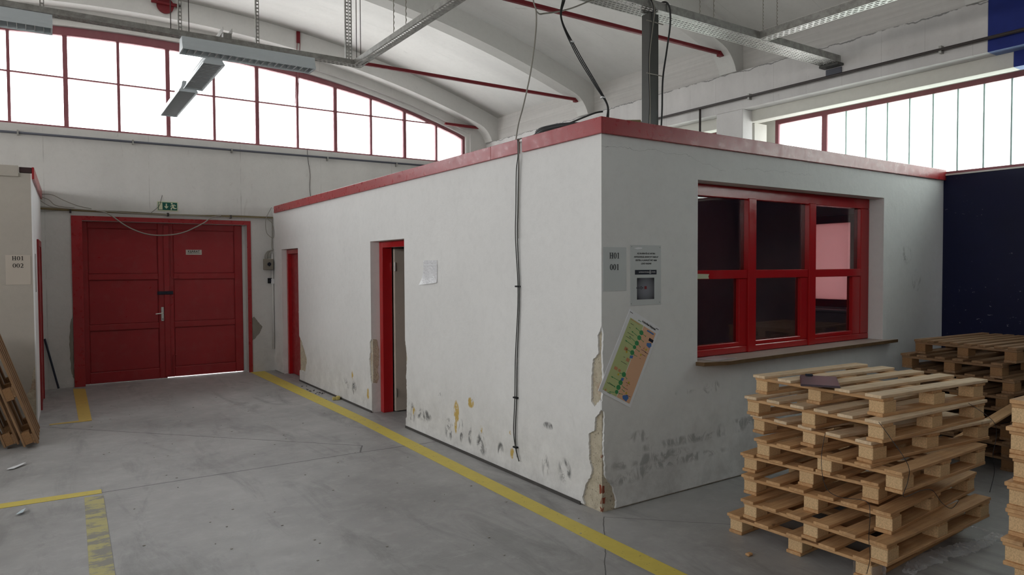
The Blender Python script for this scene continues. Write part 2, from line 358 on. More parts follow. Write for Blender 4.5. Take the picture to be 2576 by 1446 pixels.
# floor: worn screed, cracks and scrapes
def floor_mat():
    m = Mt('worn_concrete_screed', 0.5, 0.35); x = m.xyz(); a, b = x[0], x[1]
    n1 = m.rng(m.noise(0.7, 6, 0.62), 0.3, 0.72); c = m.mix(n1, (0.40, 0.395, 0.388), (0.235, 0.232, 0.228))
    n2 = m.rng(m.noise(7, 7, 0.75), 0.5, 0.78); c = m.mix(m.op('MULTIPLY', n2, 0.45), c, (0.48, 0.475, 0.47))
    n3 = m.rng(m.noise(3, 6, 0.7, m.scale(m.co, (1, 0.25, 1)), 1.0), 0.52, 0.70); c = m.mix(m.op('MULTIPLY', n3, 0.65), c, (0.17, 0.168, 0.165))
    sc_ = m.rng(m.noise(2.2, 5, 0.8, m.scale(m.co, (0.5, 3.5, 1)), 2.0), 0.62, 0.70); c = m.mix(m.op('MULTIPLY', sc_, 0.45), c, (0.5, 0.5, 0.49))
    sp = m.rng(m.noise(95, 2, 0.5), 0.72, 0.75); c = m.mix(m.op('MULTIPLY', sp, 0.4), c, (0.05, 0.045, 0.04))
    wob = lambda s_: m.op('MULTIPLY', m.op('SUBTRACT', m.noise(s_, 4), 0.5), 0.03)
    aa = m.op('ADD', a, wob(5)); bb = m.op('ADD', b, wob(4))
    for p, q, w in [((-0.09, 8.755), (2.40, 6.06), .006), ((-3, 5.96), (2.277, 5.853), .007), ((2.277, 5.853), (3.05, 5.80), .007), ((3.02, 3.41), (2.45, 2.75), .003), ((2.40, 6.06), (2.30, 5.86), .007), ((2.45, 2.75), (2.2, 0.5), .0045), ((3.02, 3.41), (7.7, -1.2), .0025)]:
        c = m.mix(m.op('MULTIPLY', m.seg(aa, bb, p, q, w), 0.8), c, (0.03, 0.03, 0.03))
    m.color(c); m.rough(m.rng(m.noise(5, 5, 0.7), 0.3, 0.75, 0.38, 0.62)); m.bump(m.noise(14, 8, 0.7), 0.2, 0.006)
    return m.m
def yellow_mat(name, c, wear, fade=0.0):
    m = Mt(name, 0.55, 0.3)
    n = m.rng(m.noise(9, 6, 0.75), 0.35, 0.75); k = m.mix(m.op('MULTIPLY', n, 0.5), c, tuple(v*0.75 for v in c))
    w = m.rng(m.noise(1.0, 6, 0.78, m.scale(m.co, (3, 7, 1))), wear, wear+0.07); k = m.mix(m.op('MULTIPLY', w, 0.85), k, (0.19, 0.187, 0.18))
    k = m.mix(m.op('MULTIPLY', m.rng(m.noise(30, 2), 0.66, 0.72), 0.5), k, (0.12, 0.1, 0.06))
    m.color(m.mix(fade, k, (0.27, 0.265, 0.255))); return m.m
m_floor = floor_mat()
m_yel = yellow_mat('yellow_floor_paint', (0.62, 0.50, 0.10), 0.66)
m_yel2 = yellow_mat('worn_yellow_floor_paint', (0.52, 0.46, 0.14), 0.47, 0.25)
m_yel3 = yellow_mat('ochre_floor_paint', (0.52, 0.36, 0.09), 0.62)

# ------------------------------------------------------------------ setting: floor, walls, vault
o = MB().box((-4.7, -12, -0.2), (7.9, 11.9, 0)).build('floor', m_floor); struct(o, 'grey worn concrete hall floor with cracks', 'floor')
def marking(pts, m, label):
    b = MB(); n = len(pts)
    b.add([(p[0], p[1], 0.0005) for p in pts]+[(p[0], p[1], 0.0025) for p in pts], [tuple(range(n))[::-1], tuple(range(n, 2*n))]+[(i, (i+1) % n, (i+1) % n+n, i+n) for i in range(n)])
    return struct(b.build('floor_marking', m), label, 'floor marking')
marking([(2.675, 1.5), (2.675, 2.79), (2.69, 3.47), (2.735, 7.03), (2.66, 11.38), (2.875, 11.38), (2.88, 6.93), (2.84, 4.69), (2.815, 3.47), (2.81, 1.5)], m_yel, 'long solid yellow line painted along the booth wall')
marking([(0.28, 11.25), (0.42, 11.16), (0.385, 8.77), (0.265, 8.83)], m_yel3, 'short ochre stripe running up to the left side of the red gate')
marking([(0.0, 8.77), (0.383, 8.752), (0.27, 8.84), (0.0, 8.82)], m_yel3, 'narrow ochre stripe crossing to the corner of the beige cabin')
marking([(-1.2, 6.07), (0.312, 5.975), (0.31, 5.872), (-1.2, 5.93)], m_yel, 'yellow cross stripe lying beside the long floor joint')
marking([(0.198, 5.83), (0.315, 5.80), (0.262, 3.6), (0.145, 3.6)], m_yel2, 'flaking, half worn away yellow stripe nearest the camera')

def arc(x, R): return math.sqrt(max(R*R-(x-1.3)**2, 0))-11.33
RV, RS = 16.885, 16.60
# back wall with gate opening and arched window
HX = [(-4.1+i*0.2) for i in range(int(10.85/0.2)+1)]+[6.75]
RH = 16.45
hole = [(6.75, 3.60)]+[(x, arc(x, RH)) for x in HX[::-1]]+[(-4.1, 3.60)]
outer = [(-4.7, 0), (0.435, 0), (0.435, 2.33), (2.645, 2.33), (2.645, 0), (7.9, 0), (7.9, 6.0), (-4.7, 6.0)]
o = MB().poly(outer, [hole], FY(11.4), 0, 0.32).build('wall_back', m_back); struct(o, 'grey whitewashed back wall around the red gate', 'wall')
wb = o
# stepped surround under the last rib
inn = [(6.68, 3.60)]+[(min(max(x, -4.03), 6.68), arc(x, RH)-0.075) for x in HX[::-1]]+[(-4.03, 3.60)]
b = MB().poly([(6.75, 3.60)]+[(x, arc(x, RH)) for x in HX[::-1]]+[(-4.1, 3.60)]+[(-4.03, 3.60)]+[(p[0], p[1]) for p in inn[1:-1][::-1]]+[(6.68, 3.60)], [], FY(11.45), 0, 0.2)
b.build('window_surround', m_rib, wb)
for pts in ([(2.702, .86), (2.74, .88), (2.79, .80), (2.86, .72), (2.82, .62), (2.74, .53), (2.702, .50)], [(0.30, 1.0), (0.27, .9), (0.25, .6), (0.27, .2), (0.30, .1), (0.305, .5)]):
    pr = random.Random(len(pts)); big_ = [(q[0]+(w_[0]-q[0])*t/6+(pr.uniform(-.006, .006) if t else 0), q[1]+(w_[1]-q[1])*t/6+(pr.uniform(-.006, .006) if t else 0)) for q, w_ in zip(pts, pts[1:]+pts[:1]) for t in range(6)]
    MB().poly(big_, [], FY(11.397), 0, 0.004).build('plaster_patch', m_patch, wb)
# window 1: arched steel window
w1 = struct(thing('window_1', (1.3, 11.52, 3.6)), 'wide arched steel window with thin red glazing bars over the gate', 'window')
YG = 11.53
b = MB()
xs = [x for x in HX if -4.03 <= x <= 6.68]
top = [(x, arc(x, RH)-0.08) for x in [-4.03]+xs+[6.68]]
out_ = [(-4.03, 3.6)]+top+[(6.68, 3.6)]
inn_ = [(-3.98, 3.64)]+[(min(max(x, -3.98), 6.63), z-0.055-0.065*max(0, 1-((x-1.3)/3.6)**2)) for x, z in top]+[(6.63, 3.64)]
b.poly(out_, [inn_[::-1]], FY(YG-0.03), 0, 0.07); b.build('frame', m_redsteel, w1)
bars = [-0.361+0.6445*k for k in range(-5, 11)]
for i, x in enumerate(bars):
    w = 0.028 if i % 2 == 0 else 0.018
    MB().box((x-w, YG-0.02, 3.62), (x+w, YG+0.04, arc(x, RH)-0.12)).build('mullion', m_redsteel, w1)
zr = 4.315
MB().box((-3.98, YG-0.012, zr-0.010), (6.63, YG+0.03, zr+0.010)).build('transom', m_redsteel, w1)
edges = [-3.99]+bars+[6.64]
for i in range(len(edges)-1):
    a, c = edges[i], edges[i+1]
    MB().box((a+.01, YG+.012, 3.63), (c-.01, YG+.018, zr)).build('pane', m_glass, w1)
    k = 5; tp = [(a+.01+(c-a-.02)*j/k, arc(a+(c-a)*j/k, RH)-0.10-0.065*max(0, 1-((a+(c-a)*j/k-1.3)/3.6)**2)) for j in range(k+1)]
    MB().poly([(a+.01, zr), (c-.01, zr)]+tp[::-1], [], FY(YG+.012), 0, .006).build('pane', m_glass, w1)

# right-hand outside wall: blue below, window strip above
def wr(y0, y1, z0, z1, m, label): return struct(MB().box((7.74, y0, z0), (7.92, y1, z1)).build('wall_right', m), label, 'wall')
wr(-12, 3.6, 0, 2.585, m_blue, 'dark navy painted lower wall behind the pallets')
wr(-12, -1.6, 2.585, 3.50, m_lintel, 'plain unseen wall cutting the window strip short to dim the hall')  # added out of view, holds back window light from the booth front
o = MB().poly(rect(3.6, 0, 11.4, 2.585), [rect(4.38, 1.16, 5.0, 2.24)], FX(7.74), 0, .18).build('wall_right', m_tile); struct(o, 'inner painted wall seen through the booth window', 'wall')
struct(MB().box((7.74, -12, 3.50), (7.92, 11.4, 5.2)).build('wall_right', m_lintel), 'pale wall strip above the profile glass windows', 'wall')
struct(MB().box((7.74, 5.47, 2.585), (7.92, 6.02, 3.50)).build('wall_right', m_lintel), 'pale pier between the profile glass windows', 'wall')
struct(MB().box((7.74, 8.2, 2.585), (7.92, 11.4, 3.50)).build('wall_right', m_lintel), 'pale wall end behind the booth roof', 'wall')
def strip_window(nm, y0, y1, label):
    w = struct(thing(nm, (7.74, (y0+y1)/2, 2.585)), label, 'window'); b = MB(); X0, X1 = 7.75, 7.80; z0, z1 = 2.585, 3.50
    b.box((X0, y0, z1-.055), (X1, y1, z1)); b.box((X0, y0, z0), (X1, y1, z0+.03)); b.box((X0, y0, z0+.03), (X1, y0+.045, z1-.055)); b.box((X0, y1-.045, z0+.03), (X1, y1, z1-.055))
    b.box((X0, y1-.70, z0+.03), (X1, y1-.635, z1-.055)); b.build('frame', m_redsteel, w)
    MB().box((7.77, y1-.635, z0+.03), (7.776, y1-.045, z1-.055)).build('pane', m_glass, w)
    y = y1-.70; k = 0
    while y-.236 > y0+.04:
        MB().box((7.765, y-.232, z0+.03), (7.771, y-.004, z1-.055)).build('pane', m_profile, w)
        MB().box((7.752, y-.244, z0+.03), (7.772, y-.230, z1-.055)).build('glass_joint', m_profedge, w)
        y -= .238; k += 1
struct(MB().box((7.722, -1.6, 2.572), (7.7395, 3.455, 2.587)).build('trim_7', m_lintel), 'thin pale ledge along the top of the navy wall', 'ledge')
strip_window('window_2', -1.6, 5.47, 'long strip window of upright milky glass channels above the navy wall')
strip_window('window_3', 6.02, 8.2, 'second strip window peeping over the booth roof')
# beam, columns, lintel of the hall frame
struct(MB().box((7.1, 2.82, 3.57), (7.29, 11.4, 4.04)).build('wall_beam', m_beam, bevel=.008), 'whitewashed board-marked concrete edge beam', 'beam')
b = MB().mat(0).box((7.1, -12, 3.57), (7.29, 2.82, 4.04)); b.mi[0] = 1; b.build('wall_beam', [m_mural, m_soffit_blue]); struct(COL.objects[-1], 'blue painted part of the concrete edge beam', 'beam')
struct(MB().box((7.275, 2.68, 3.43), (7.43, 11.4, 3.57)).build('wall_lintel', m_lintel, bevel=.006), 'grey inner lintel below the edge beam', 'lintel')
b = MB().box((7.275, -12, 3.43), (7.43, 2.68, 3.57)); b.mi[0] = 1; struct(b.build('wall_lintel', [m_mural, m_soffit_blue]), 'blue painted part of the inner lintel', 'lintel')
for y in (5.47, 8.27, -0.13, -2.93, -5.73):
    struct(MB().box((7.1, y, 0 if y < 3 else 2.64), (7.29, y+.40, 3.57)).build('wall_column', m_beam, bevel=.008), 'whitewashed concrete column under the edge beam', 'column')
    if y > 3: struct(MB().box((7.36, y+.02, 2.64), (7.6, y+.5, 3.43)).build('wall_pier', m_lintel), 'narrow inner pier beside the strip window', 'column')
struct(MB().box((7.205, 2.82, 4.04), (7.6, 11.4, 4.6)).build('wall_upper', m_upper), 'rough grey board-marked wall above the edge beam', 'wall')
struct(MB().box((7.205, -12, 4.04), (7.6, 2.82, 4.6)).build('wall_upper', m_mural), 'blue painted upper wall beyond the white beam', 'wall')
# vault shell and ribs
N = 60; XL, XR = -4.66, 7.3
b = MB(); pts = [(XL+(XR-XL)*i/N) for i in range(N+1)]
for (y0, y1) in ((-12, 11.72),):
    vs = []; fs = []
    for x in pts: vs += [(x, y0, arc(x, RV)), (x, y1, arc(x, RV)), (x, y0, arc(x, RV)+.12), (x, y1, arc(x, RV)+.12)]
    for i in range(N): a = 4*i; fs += [(a, a+1, a+5, a+4), (a+2, a+6, a+7, a+3), (a, a+4, a+6, a+2), (a+1, a+3, a+7, a+5)]
    b.add(vs, fs)
o = b.build('ceiling', m_vault, smooth=False); struct(o, 'whitewashed shallow concrete barrel vault', 'ceiling')
for p in o.data.polygons: p.use_smooth = abs(p.normal.y) < 0.5
sof = [(1.3+dx, arc(1.3+dx, RS)) for dx in [i*0.25 for i in range(0, 22)]]
sof += [(6.82, 4.325), (6.90, 4.285), (6.97, 4.225), (7.02, 4.16), (7.055, 4.10), (7.075, 4.04)]
right = sof+[(7.26, 4.04), (7.26, arc(7.26, RV)+.03)]
topv = [(1.3+dx, arc(1.3+dx, RV)+.04) for dx in [i*0.5 for i in range(11, -1, -1)]]
prof = right+topv; prof_l = [(2.6-x, z) for x, z in prof]
def mirror(ps): return [(2.6-x, z) for x, z in ps]
full = mirror(right[::-1])[:-1]+right+[p for p in topv[:-1]]+mirror(topv[::-1])
for i, y in enumerate((11.15, 8.35, 5.55, 2.75, -.05, -2.85, -5.65, -8.45)):
    o = MB().poly(full, [], FY(y), 0, .25 if i else .25).build('ceiling_rib', m_rib)
    struct(o, ('concrete arch rib against the back window', 'concrete arch rib between the two red tie rods', 'concrete arch rib nearest the big grey cable tray')[i] if i < 3 else 'concrete arch rib over the near part of the hall', 'rib')
# left wall, far end wall (out of the picture, they close the hall; the window strip is sized for fill light)
o = MB().poly(rect(-12, 0, 11.4, 5.2), [rect(-5.0, 2.6, 10.6, 3.53)], FX(-4.68), 0, .18).build('wall_left', m_plain); struct(o, 'plain left wall of the hall with an unseen window strip sized for fill light', 'wall')
struct(MB().box((-4.7, -12.2, 0), (7.9, -12, 6)).build('wall_front', m_plain), 'plain far end wall of the hall', 'wall')

# ------------------------------------------------------------------ gate (door_1)
d1 = struct(thing('door_1', (1.52, 11.55, 0)), 'big red two-leaf panelled gate in the back wall', 'gate')
b = MB().box((.304, 11.385, 0), (.435, 11.401, 2.395)); b.box((2.645, 11.385, 0), (2.70, 11.401, 2.395)); b.box((.435, 11.385, 2.332), (2.645, 11.401, 2.395)); b.build('frame', m_red, d1)
MB().box((2.601, 11.54, 0), (2.644, 11.64, 2.329)).build('jamb', m_back, d1)
def leaf(x0, x1, gx0, gx1, z0):
    lf = MB().box((x0, 11.56, z0), (x1, 11.60, 2.329)).build('door_leaf', m_reddoor, d1)
    zs = [z0, .16, .76, .845, 1.49, 1.575, 2.235, 2.329]
    for k in (0, 2, 4, 6): MB().cbox((gx0, 11.535, zs[k]), (gx1, 11.562, zs[k+1]), .006).build('rail', m_reddoor, lf)
    MB().cbox((x0, 11.535, z0), (gx0, 11.562, 2.329), .006).build('stile', m_reddoor, lf); MB().cbox((gx1, 11.535, z0), (x1, 11.562, 2.329), .006).build('stile', m_reddoor, lf)
    for k in (1, 3, 5): MB().cbox((gx0+.008, 11.552, zs[k]+.008), (gx1-.008, 11.563, zs[k+1]-.008), .004).build('panel', m_reddoor, lf)
    return lf
l1 = leaf(.436, 1.499, .50, 1.396, .004); l2 = leaf(1.501, 2.599, 1.603, 2.482, .012)
MB().cbox((1.47, 11.515, .03), (1.545, 11.537, 2.30), .005).build('cover_strip', m_reddoor, d1)
b = MB().cbox((1.375, 11.505, 1.262), (1.59, 11.516, 1.312), .003); b.box((1.40, 11.494, 1.275), (1.46, 11.506, 1.30)); b.box((1.51, 11.494, 1.272), (1.57, 11.506, 1.302)); b.build('bolt_latch', m_iron, d1)
b = MB().cbox((1.424, 11.523, .865), (1.462, 11.535, 1.075), .004); b.build('handle_plate', m_chrome, l1)
MB().tube(spline([(1.443, 11.53, .985), (1.443, 11.485, .985), (1.42, 11.475, .984), (1.345, 11.478, .975)], 4), .009).build('handle', m_chrome, l1)
MB().tube([(1.445, 11.522, .895), (1.445, 11.5235, .895)], .008).build('keyhole', m_ink, l1)
b = MB().tube(spline([(1.575, 11.525, 2.28), (1.575, 11.525, 1.62), (1.58, 11.525, 1.52), (1.60, 11.522, 1.505), (1.66, 11.52, 1.508), (1.675, 11.52, 1.54)], 6), .007); b.build('drop_bolt', m_reddoor, l2)
MB().tube(spline([(1.575, 11.525, .05), (1.575, 11.525, .30), (1.59, 11.52, .345), (1.63, 11.52, .345)], 5), .007).build('drop_bolt', m_reddoor, l2)

# ------------------------------------------------------------------ booth
booth_l = lambda ragged: None
y0, yE = 3.476, 11.4
core = [(y0+.0005, 0), (6.495, 0), (6.495, 1.945), (7.385, 1.945), (7.385, 0), (10.09, 0), (10.09, 1.94), (10.93, 1.94), (10.93, 0), (yE, 0), (yE, 2.60), (y0+.0005, 2.60)]
b = MB().poly(core, [], FX(3.064), 0, .20)
for i, f in enumerate(b.f):       # reveals are painted, the face behind the plaster skin is bare render
    xs_ = {round(b.v[k][0], 3) for k in f}
    b.mi[i] = 0 if xs_ == {3.064} or {round(b.v[k][1], 3) for k in f} == {round(y0+.0005, 3)} else 1
wl = b.build('wall_booth_left', [m_coat, m_booth_left]); struct(wl, 'long white side wall of the booth with two doorways', 'wall')
def rag(pts, amp=.006):
    out = []
    for i in range(len(pts)-1):
        (a, c), (e, f) = pts[i], pts[i+1]; n = max(1, int(math.hypot(e-a, f-c)/.012))
        for k in range(n):
            t = k/n; j = amp if 0 < t else amp*.5
            out.append((a+(e-a)*t+rnd.uniform(-j, j), c+(f-c)*t+rnd.uniform(-j, j)))
    return out+[pts[-1]]
notch = [(3.462, 1.256), (3.500, 1.19), (3.495, 1.07), (3.55, 1.02), (3.566, .87), (3.566, .735), (3.532, .709), (3.487, .754), (3.472, .765)]
notch2 = [(3.472, .69), (3.487, .668), (3.526, .634), (3.54, .537), (3.594, .513), (3.59, .337), (3.561, .275), (3.578, .216), (3.62, .165), (3.665, .055), (3.640, .012)]
notch = [(max(p[0]+.0, 3.4605), p[1]) for p in notch]
skin = rag(notch2[::-1], .004)   # from floor up
skin = [(max(p[0], 3.4612), max(p[1], .01)) for p in skin]
up = [(max(p[0], 3.4612), p[1]) for p in rag(notch[::-1], .004)]
d1chip = rag([(10.088, .15), (10.02, .16), (9.82, .167), (9.74, .347), (9.80, .42), (9.86, .477), (9.99, .60), (10.088, .67)], .010)
d1chip = [(min(p[0], 10.089), p[1]) for p in d1chip]
d2chip = [(max(p[0], 7.386), p[1]) for p in rag([(7.386, .84), (7.43, .80), (7.42, .70), (7.45, .60), (7.43, .48), (7.41, .36), (7.386, .33)], .006)]
chip3 = [(min(p[0], 6.494), p[1]) for p in rag([(6.494, .10), (6.47, .12), (6.46, .35), (6.475, .55), (6.45, .72), (6.47, .83), (6.494, .90)], .006)]
outer = [(3.70, .01), (6.494, .01)]+chip3+[(6.494, 1.946), (7.386, 1.946)]+d2chip+[(7.386, .01), (10.089, .01)]+d1chip+[(10.089, 1.941), (10.931, 1.941), (10.931, .01), (yE, .01), (yE, 2.60), (3.461, 2.60)]+up[::-1][0:0]
outer = [(3.70, .01), (6.494, .01)]+chip3+[(6.494, 1.946), (7.386, 1.946)]+d2chip+[(7.386, .01), (10.089, .01)]+d1chip+[(10.089, 1.941), (10.931, 1.941), (10.931, .01), (yE, .01), (yE, 2.60), (3.4612, 2.60)]
desc = [(max(p[0], 3.4612), p[1]) for p in rag(notch, .004)]+[(max(p[0], 3.4612), max(p[1], .01)) for p in rag(notch2, .004)]
MB().poly(outer+desc, [], FX(3.049), 0, .0148).build('plaster_skin', [m_booth_left], wl)
MB().poly(rag([(3.064+.004, .84), (3.115, .83), (3.14, .72), (3.135, .55), (3.12, .48), (3.14, .40), (3.11, .33), (3.068, .34), (3.068, .6)], .004), [], lambda a, c, e: (a, 7.384+e, c), -.002, .004).build('plaster_patch', m_coat, wl)
# front wall
wx0, wx1, wz0, wz1 = 3.985, 6.575, .912, 2.285
b = MB().poly(rect(3.265, 0, 7.739, 2.60), [rect(wx0, wz0, wx1, wz1)], FY(3.4765), 0, .20)
for i, f in enumerate(b.f): b.mi[i] = 0 if {round(b.v[k][1], 3) for k in f} == {round(3.4765, 3)} else 1
wf = b.build('wall_booth_front', [m_coat, m_booth_front]); struct(wf, 'grey shaded front wall of the booth with the red window', 'wall')
fr_notch = rag([(3.0495, 1.27), (3.066, 1.20), (3.058, 1.05), (3.066, .9), (3.056, .76), (3.0495, .75)], .003)
fr_notch2 = rag([(3.0495, .695), (3.074, .68), (3.068, .43), (3.084, .24), (3.15, .16), (3.182, .06), (3.172, .012)], .004)
cl = lambda P: [(max(p[0], 3.0496), max(p[1], .012)) for p in P]
outer = [(3.25, .012), (7.739, .012), (7.739, 2.60), (3.0496, 2.60)]+cl(fr_notch)+cl(fr_notch2)
MB().poly(outer, [rect(wx0, wz0, wx1, wz1)], FY(3.4612), 0, .0150).build('plaster_skin', m_booth_front, wf)
for (x0, x1, ya, z0, z1) in ((3.058, 3.088, 3.50, .128, .182), (3.060, 3.092, 3.49, .055, .103), (3.058, 3.080, 3.495, .006, .034), (3.061, 3.074, 3.49, .37, .40)):
    bk = MB().cbox((x0+.003, 3.4738, z0), (x1, ya, z1), .004)
    bk.v = [(p[0]+rnd.uniform(-.003, .006), p[1]+rnd.uniform(0, .002), p[2]+rnd.uniform(-.010, .010)) for p in bk.v]; bk.build('brick', m_brick, wf)
struct(MB().box((3.264, 3.68, 2.50), (7.74, 11.4, 2.58)).build('ceiling_booth', m_plain), 'flat roof slab of the booth', 'roof')
struct(MB().box((3.05, 3.462, 2.60), (7.74, 11.4, 2.615)).build('trim_3', m_plain), 'pale roof edge on top of the booth', 'roof')
# red fascia boards
def fascia(nm, parts, label):
    t = struct(thing(nm, parts[0][0]), label, 'fascia')
    for a, c in parts: MB().cbox(a, c, .002).build('board', m_red, t)
fascia('trim_1', [((3.026, 3.437, 2.525), (3.0485, 4.345, 2.632)), ((3.026, 4.405, 2.525), (3.0485, 4.79, 2.632)), ((3.026, 4.793, 2.525), (3.0485, 11.25, 2.632))], 'red fascia boards along the side wall of the booth, glossy pink in the window light')
fascia('trim_2', [((3.0495, 3.437, 2.525), (7.739, 3.460, 2.632))], 'red fascia board along the front wall of the booth')
# skirting
struct(MB().box((3.040, 3.68, 0), (3.048, 6.49, .022)).build('baseboard_left', m_base), 'dark skirting strip on the near half of the booth side wall', 'baseboard')
struct(MB().box((3.040, 7.39, 0), (3.048, 10.08, .022)).build('baseboard_left', m_base), 'dark skirting strip between the two booth doorways', 'baseboard')
# door 2: open doorway, red frame, beige leaf folded inside
d2 = struct(thing('door_2', (3.2, 6.94, 0)), 'open booth doorway with red frame and beige leaf', 'door')
b = MB().cbox((3.155, 7.30, 0), (3.275, 7.384, 1.944), .004); b.cbox((3.155, 6.496, 1.875), (3.275, 7.30, 1.944), .004); b.cbox((3.155, 6.496, 0), (3.275, 6.56, 1.875), .004); b.build('frame', m_redwin, d2)
lf = MB().cbox((3.285, 7.255, .012), (4.06, 7.295, 1.87), .003).build('door_leaf', m_beige, d2)
for z in (.22, 1.66): MB().tube([(3.287, 7.246, z-.05), (3.287, 7.246, z+.05)], .011).build('hinge', m_chrome, lf)
# door 3: closed red door next to the back wall
d3 = struct(thing('door_3', (3.2, 10.5, 0)), 'closed red booth door in the recess near the back wall', 'door')
b = MB().cbox((3.125, 10.86, 0), (3.26, 10.929, 1.938), .004); b.cbox((3.125, 10.091, 1.87), (3.26, 10.86, 1.938), .004); b.cbox((3.125, 10.091, 0), (3.26, 10.16, 1.87), .004); b.build('frame', m_redwin, d3)
lf = MB().box((3.175, 10.16, .01), (3.21, 10.86, 1.87)).build('door_leaf', m_reddoor, d3)
MB().tube(spline([(3.175, 10.22, 1.0), (3.13, 10.22, 1.0), (3.125, 10.25, 1.0), (3.125, 10.33, .995)], 4), .009).build('handle', m_chrome, lf)
# booth window (window_4)
w4 = struct(thing('window_4', (5.27, 3.62, .945)), 'glossy red six-pane window in the booth front wall', 'window')
YW = 3.60
X = [4.0, 4.085, 4.745, 4.845, 5.585, 5.685, 6.41, 6.53]
b = MB().cbox((3.986, YW, 2.19), (6.574, YW+.075, 2.284), .005); b.build('head_rail', m_redwin, w4)
MB().cbox((3.986, YW, .946), (6.574, YW+.075, 1.0), .005).build('bottom_rail', m_redwin, w4)
MB().cbox((3.986, YW, 1.0), (4.06, YW+.075, 2.19), .005).build('stile', m_redwin, w4); MB().cbox((6.43, YW, 1.0), (6.574, YW+.075, 2.19), .005).build('stile', m_redwin, w4)
for a, c in ((4.745, 4.845), (5.585, 5.685)): MB().cbox((a, YW-.012, .946), (c, YW+.072, 2.20), .005).build('mullion', m_redwin, w4)
for i, (a, c) in enumerate(((4.06, 4.745), (4.845, 5.585), (5.685, 6.43))):
    MB().cbox((a, YW-.004, 1.548), (c, YW+.07, 1.618), .005).build('transom', m_redwin, w4)
    MB().box((a, YW+.035, 1.618), (c, YW+.040, 2.19)).build('pane', m_boothglass, w4)
    r1 = .10 if i < 2 else .13
    sb = MB().cbox((c-r1, YW+.004, 1.0), (c, YW+.062, 1.548), .005); sb.cbox((a, YW+.004, 1.0), (c-r1, YW+.062, 1.035), .005); sb.build('sash', m_redwin, w4)
    MB().box((a, YW+.035, 1.035), (c-r1, YW+.040, 1.548)).build('pane', m_boothglass, w4)
b = MB().poly([(3.986, 3.60), (6.574, 3.60), (6.60, 3.46), (6.72, 3.44), (6.74, 3.40), (4.40, 3.345), (4.20, 3.335), (3.99, 3.40), (3.965, 3.458), (3.986, 3.465)], [], lambda a, c, e: (a, c, e), .916, .944)
for i, f in enumerate(b.f): b.mi[i] = 0 if len({round(b.v[k][2], 3) for k in f}) == 1 else 1
MB().box((3.987, 3.602, .9125), (6.573, 3.674, .9455)).build('sill_packing', m_base, w4)
sill = b.build('sill_board', [m_ply, m_plyedge], w4)
# booth interior: window with pink film, partition, shelf
w5 = struct(thing('window_5', (7.75, 4.69, 1.16)), 'small window with pink film on the far side inside the booth', 'window')
b = MB().cbox((7.735, 4.38, 1.16), (7.80, 4.46, 2.24), .004); b.cbox((7.735, 4.92, 1.16), (7.80, 5.0, 2.24), .004); b.cbox((7.735, 4.46, 2.15), (7.80, 4.92, 2.24), .004); b.cbox((7.735, 4.46, 1.16), (7.80, 4.92, 1.25), .004); b.build('frame', m_redwin, w5)
MB().box((7.76, 4.46, 1.25), (7.764, 4.92, 2.15)).build('pane', m_pink, w5)
MB().cbox((7.60, 4.30, 1.11), (7.739, 5.06, 1.135), .003).build('sill', m_paper, w5)
b = MB().poly([(3.27, 0), (5.9, 0), (5.9, 2.02), (6.7, 2.02), (6.7, 0), (7.739, 0), (7.739, 2.5), (3.27, 2.5)], [], FY(6.0), 0, .1); struct(b.build('wall_booth_inner', m_tile), 'inner partition of the booth seen through the window', 'wall')

# ------------------------------------------------------------------ beige cabin on the left
cb = struct(MB().box((-2.6, 8.92, 0), (-.112, 9.06, 2.66)).build('wall_cabin_front', m_cabin), 'beige front wall of the cabin at the left edge', 'wall')
SL = lambda x: (lambda uu, vv, dd: (x+.060*(uu-8.92)/2.48+dd, uu, vv))
cs = MB().poly([(8.92, 0), (11.4, 0), (11.4, 2.66), (8.92, 2.66)], [], SL(-.112), 0, .012).build('wall_cabin_side', m_cabin_side); struct(cs, 'bright white side wall of the left cabin seen edge on', 'wall')
struct(MB().poly(rect(9.07, 0, 11.395, 2.65), [], SL(-.1125), -.12, 0).build('wall_cabin_core', m_cabin), 'core of the cabin side wall', 'wall')
MB().poly(rag([(-.113, .62), (-.135, .55), (-.15, .40), (-.19, .33), (-.175, .2), (-.19, .02), (-.113, .02)], .005), [], FY(8.9165), 0, .004).build('plaster_patch', m_coat, cb)
t = struct(thing('trim_4', (-.09, 8.9, 2.6)), 'red fascia board on the side of the left cabin', 'fascia'); MB().poly(rect(8.90, 2.60, 11.39, 2.725), [], SL(-.0995), 0, .020).build('board', m_red, t)
struct(MB().cbox((-.21, 8.93, 2.668), (-.10, 8.99, 2.725), .004).build('trim_5', flat('rusty_bracket', (.055, .03, .03), .6)), 'rusty brown steel bracket at the cabin roof corner', 'bracket')
struct(MB().cbox((-2.6, 8.90, 2.62), (-.215, 9.06, 2.735), .004).build('trim_6', m_cabin), 'beige fascia board on the front of the left cabin', 'fascia')
d6 = struct(thing('door_4', (-.11, 10.2, 0)), 'dark red cabin door frame seen edge on', 'door')
b = MB(); [b.poly(rc, [], SL(-.0998), 0, .018) for rc in (rect(9.76, 0, 9.83, 2.0), rect(10.62, 0, 10.69, 2.0), rect(9.83, 1.93, 10.62, 2.0))]; b.build('frame', m_reddoor, d6)
MB().poly(rect(9.83, .01, 10.62, 1.93), [], SL(-.0998), 0, .006).build('door_leaf', m_reddoor, d6)
t = thing('notice_sheet', (-.096, 9.3, 1.6), 'pale notice sheet taped on the white side of the left cabin', 'notice'); MB().poly(rect(9.12, 1.40, 9.42, 1.82), [], SL(-.0998), 0, .002).build('sheet', m_laminate, t)

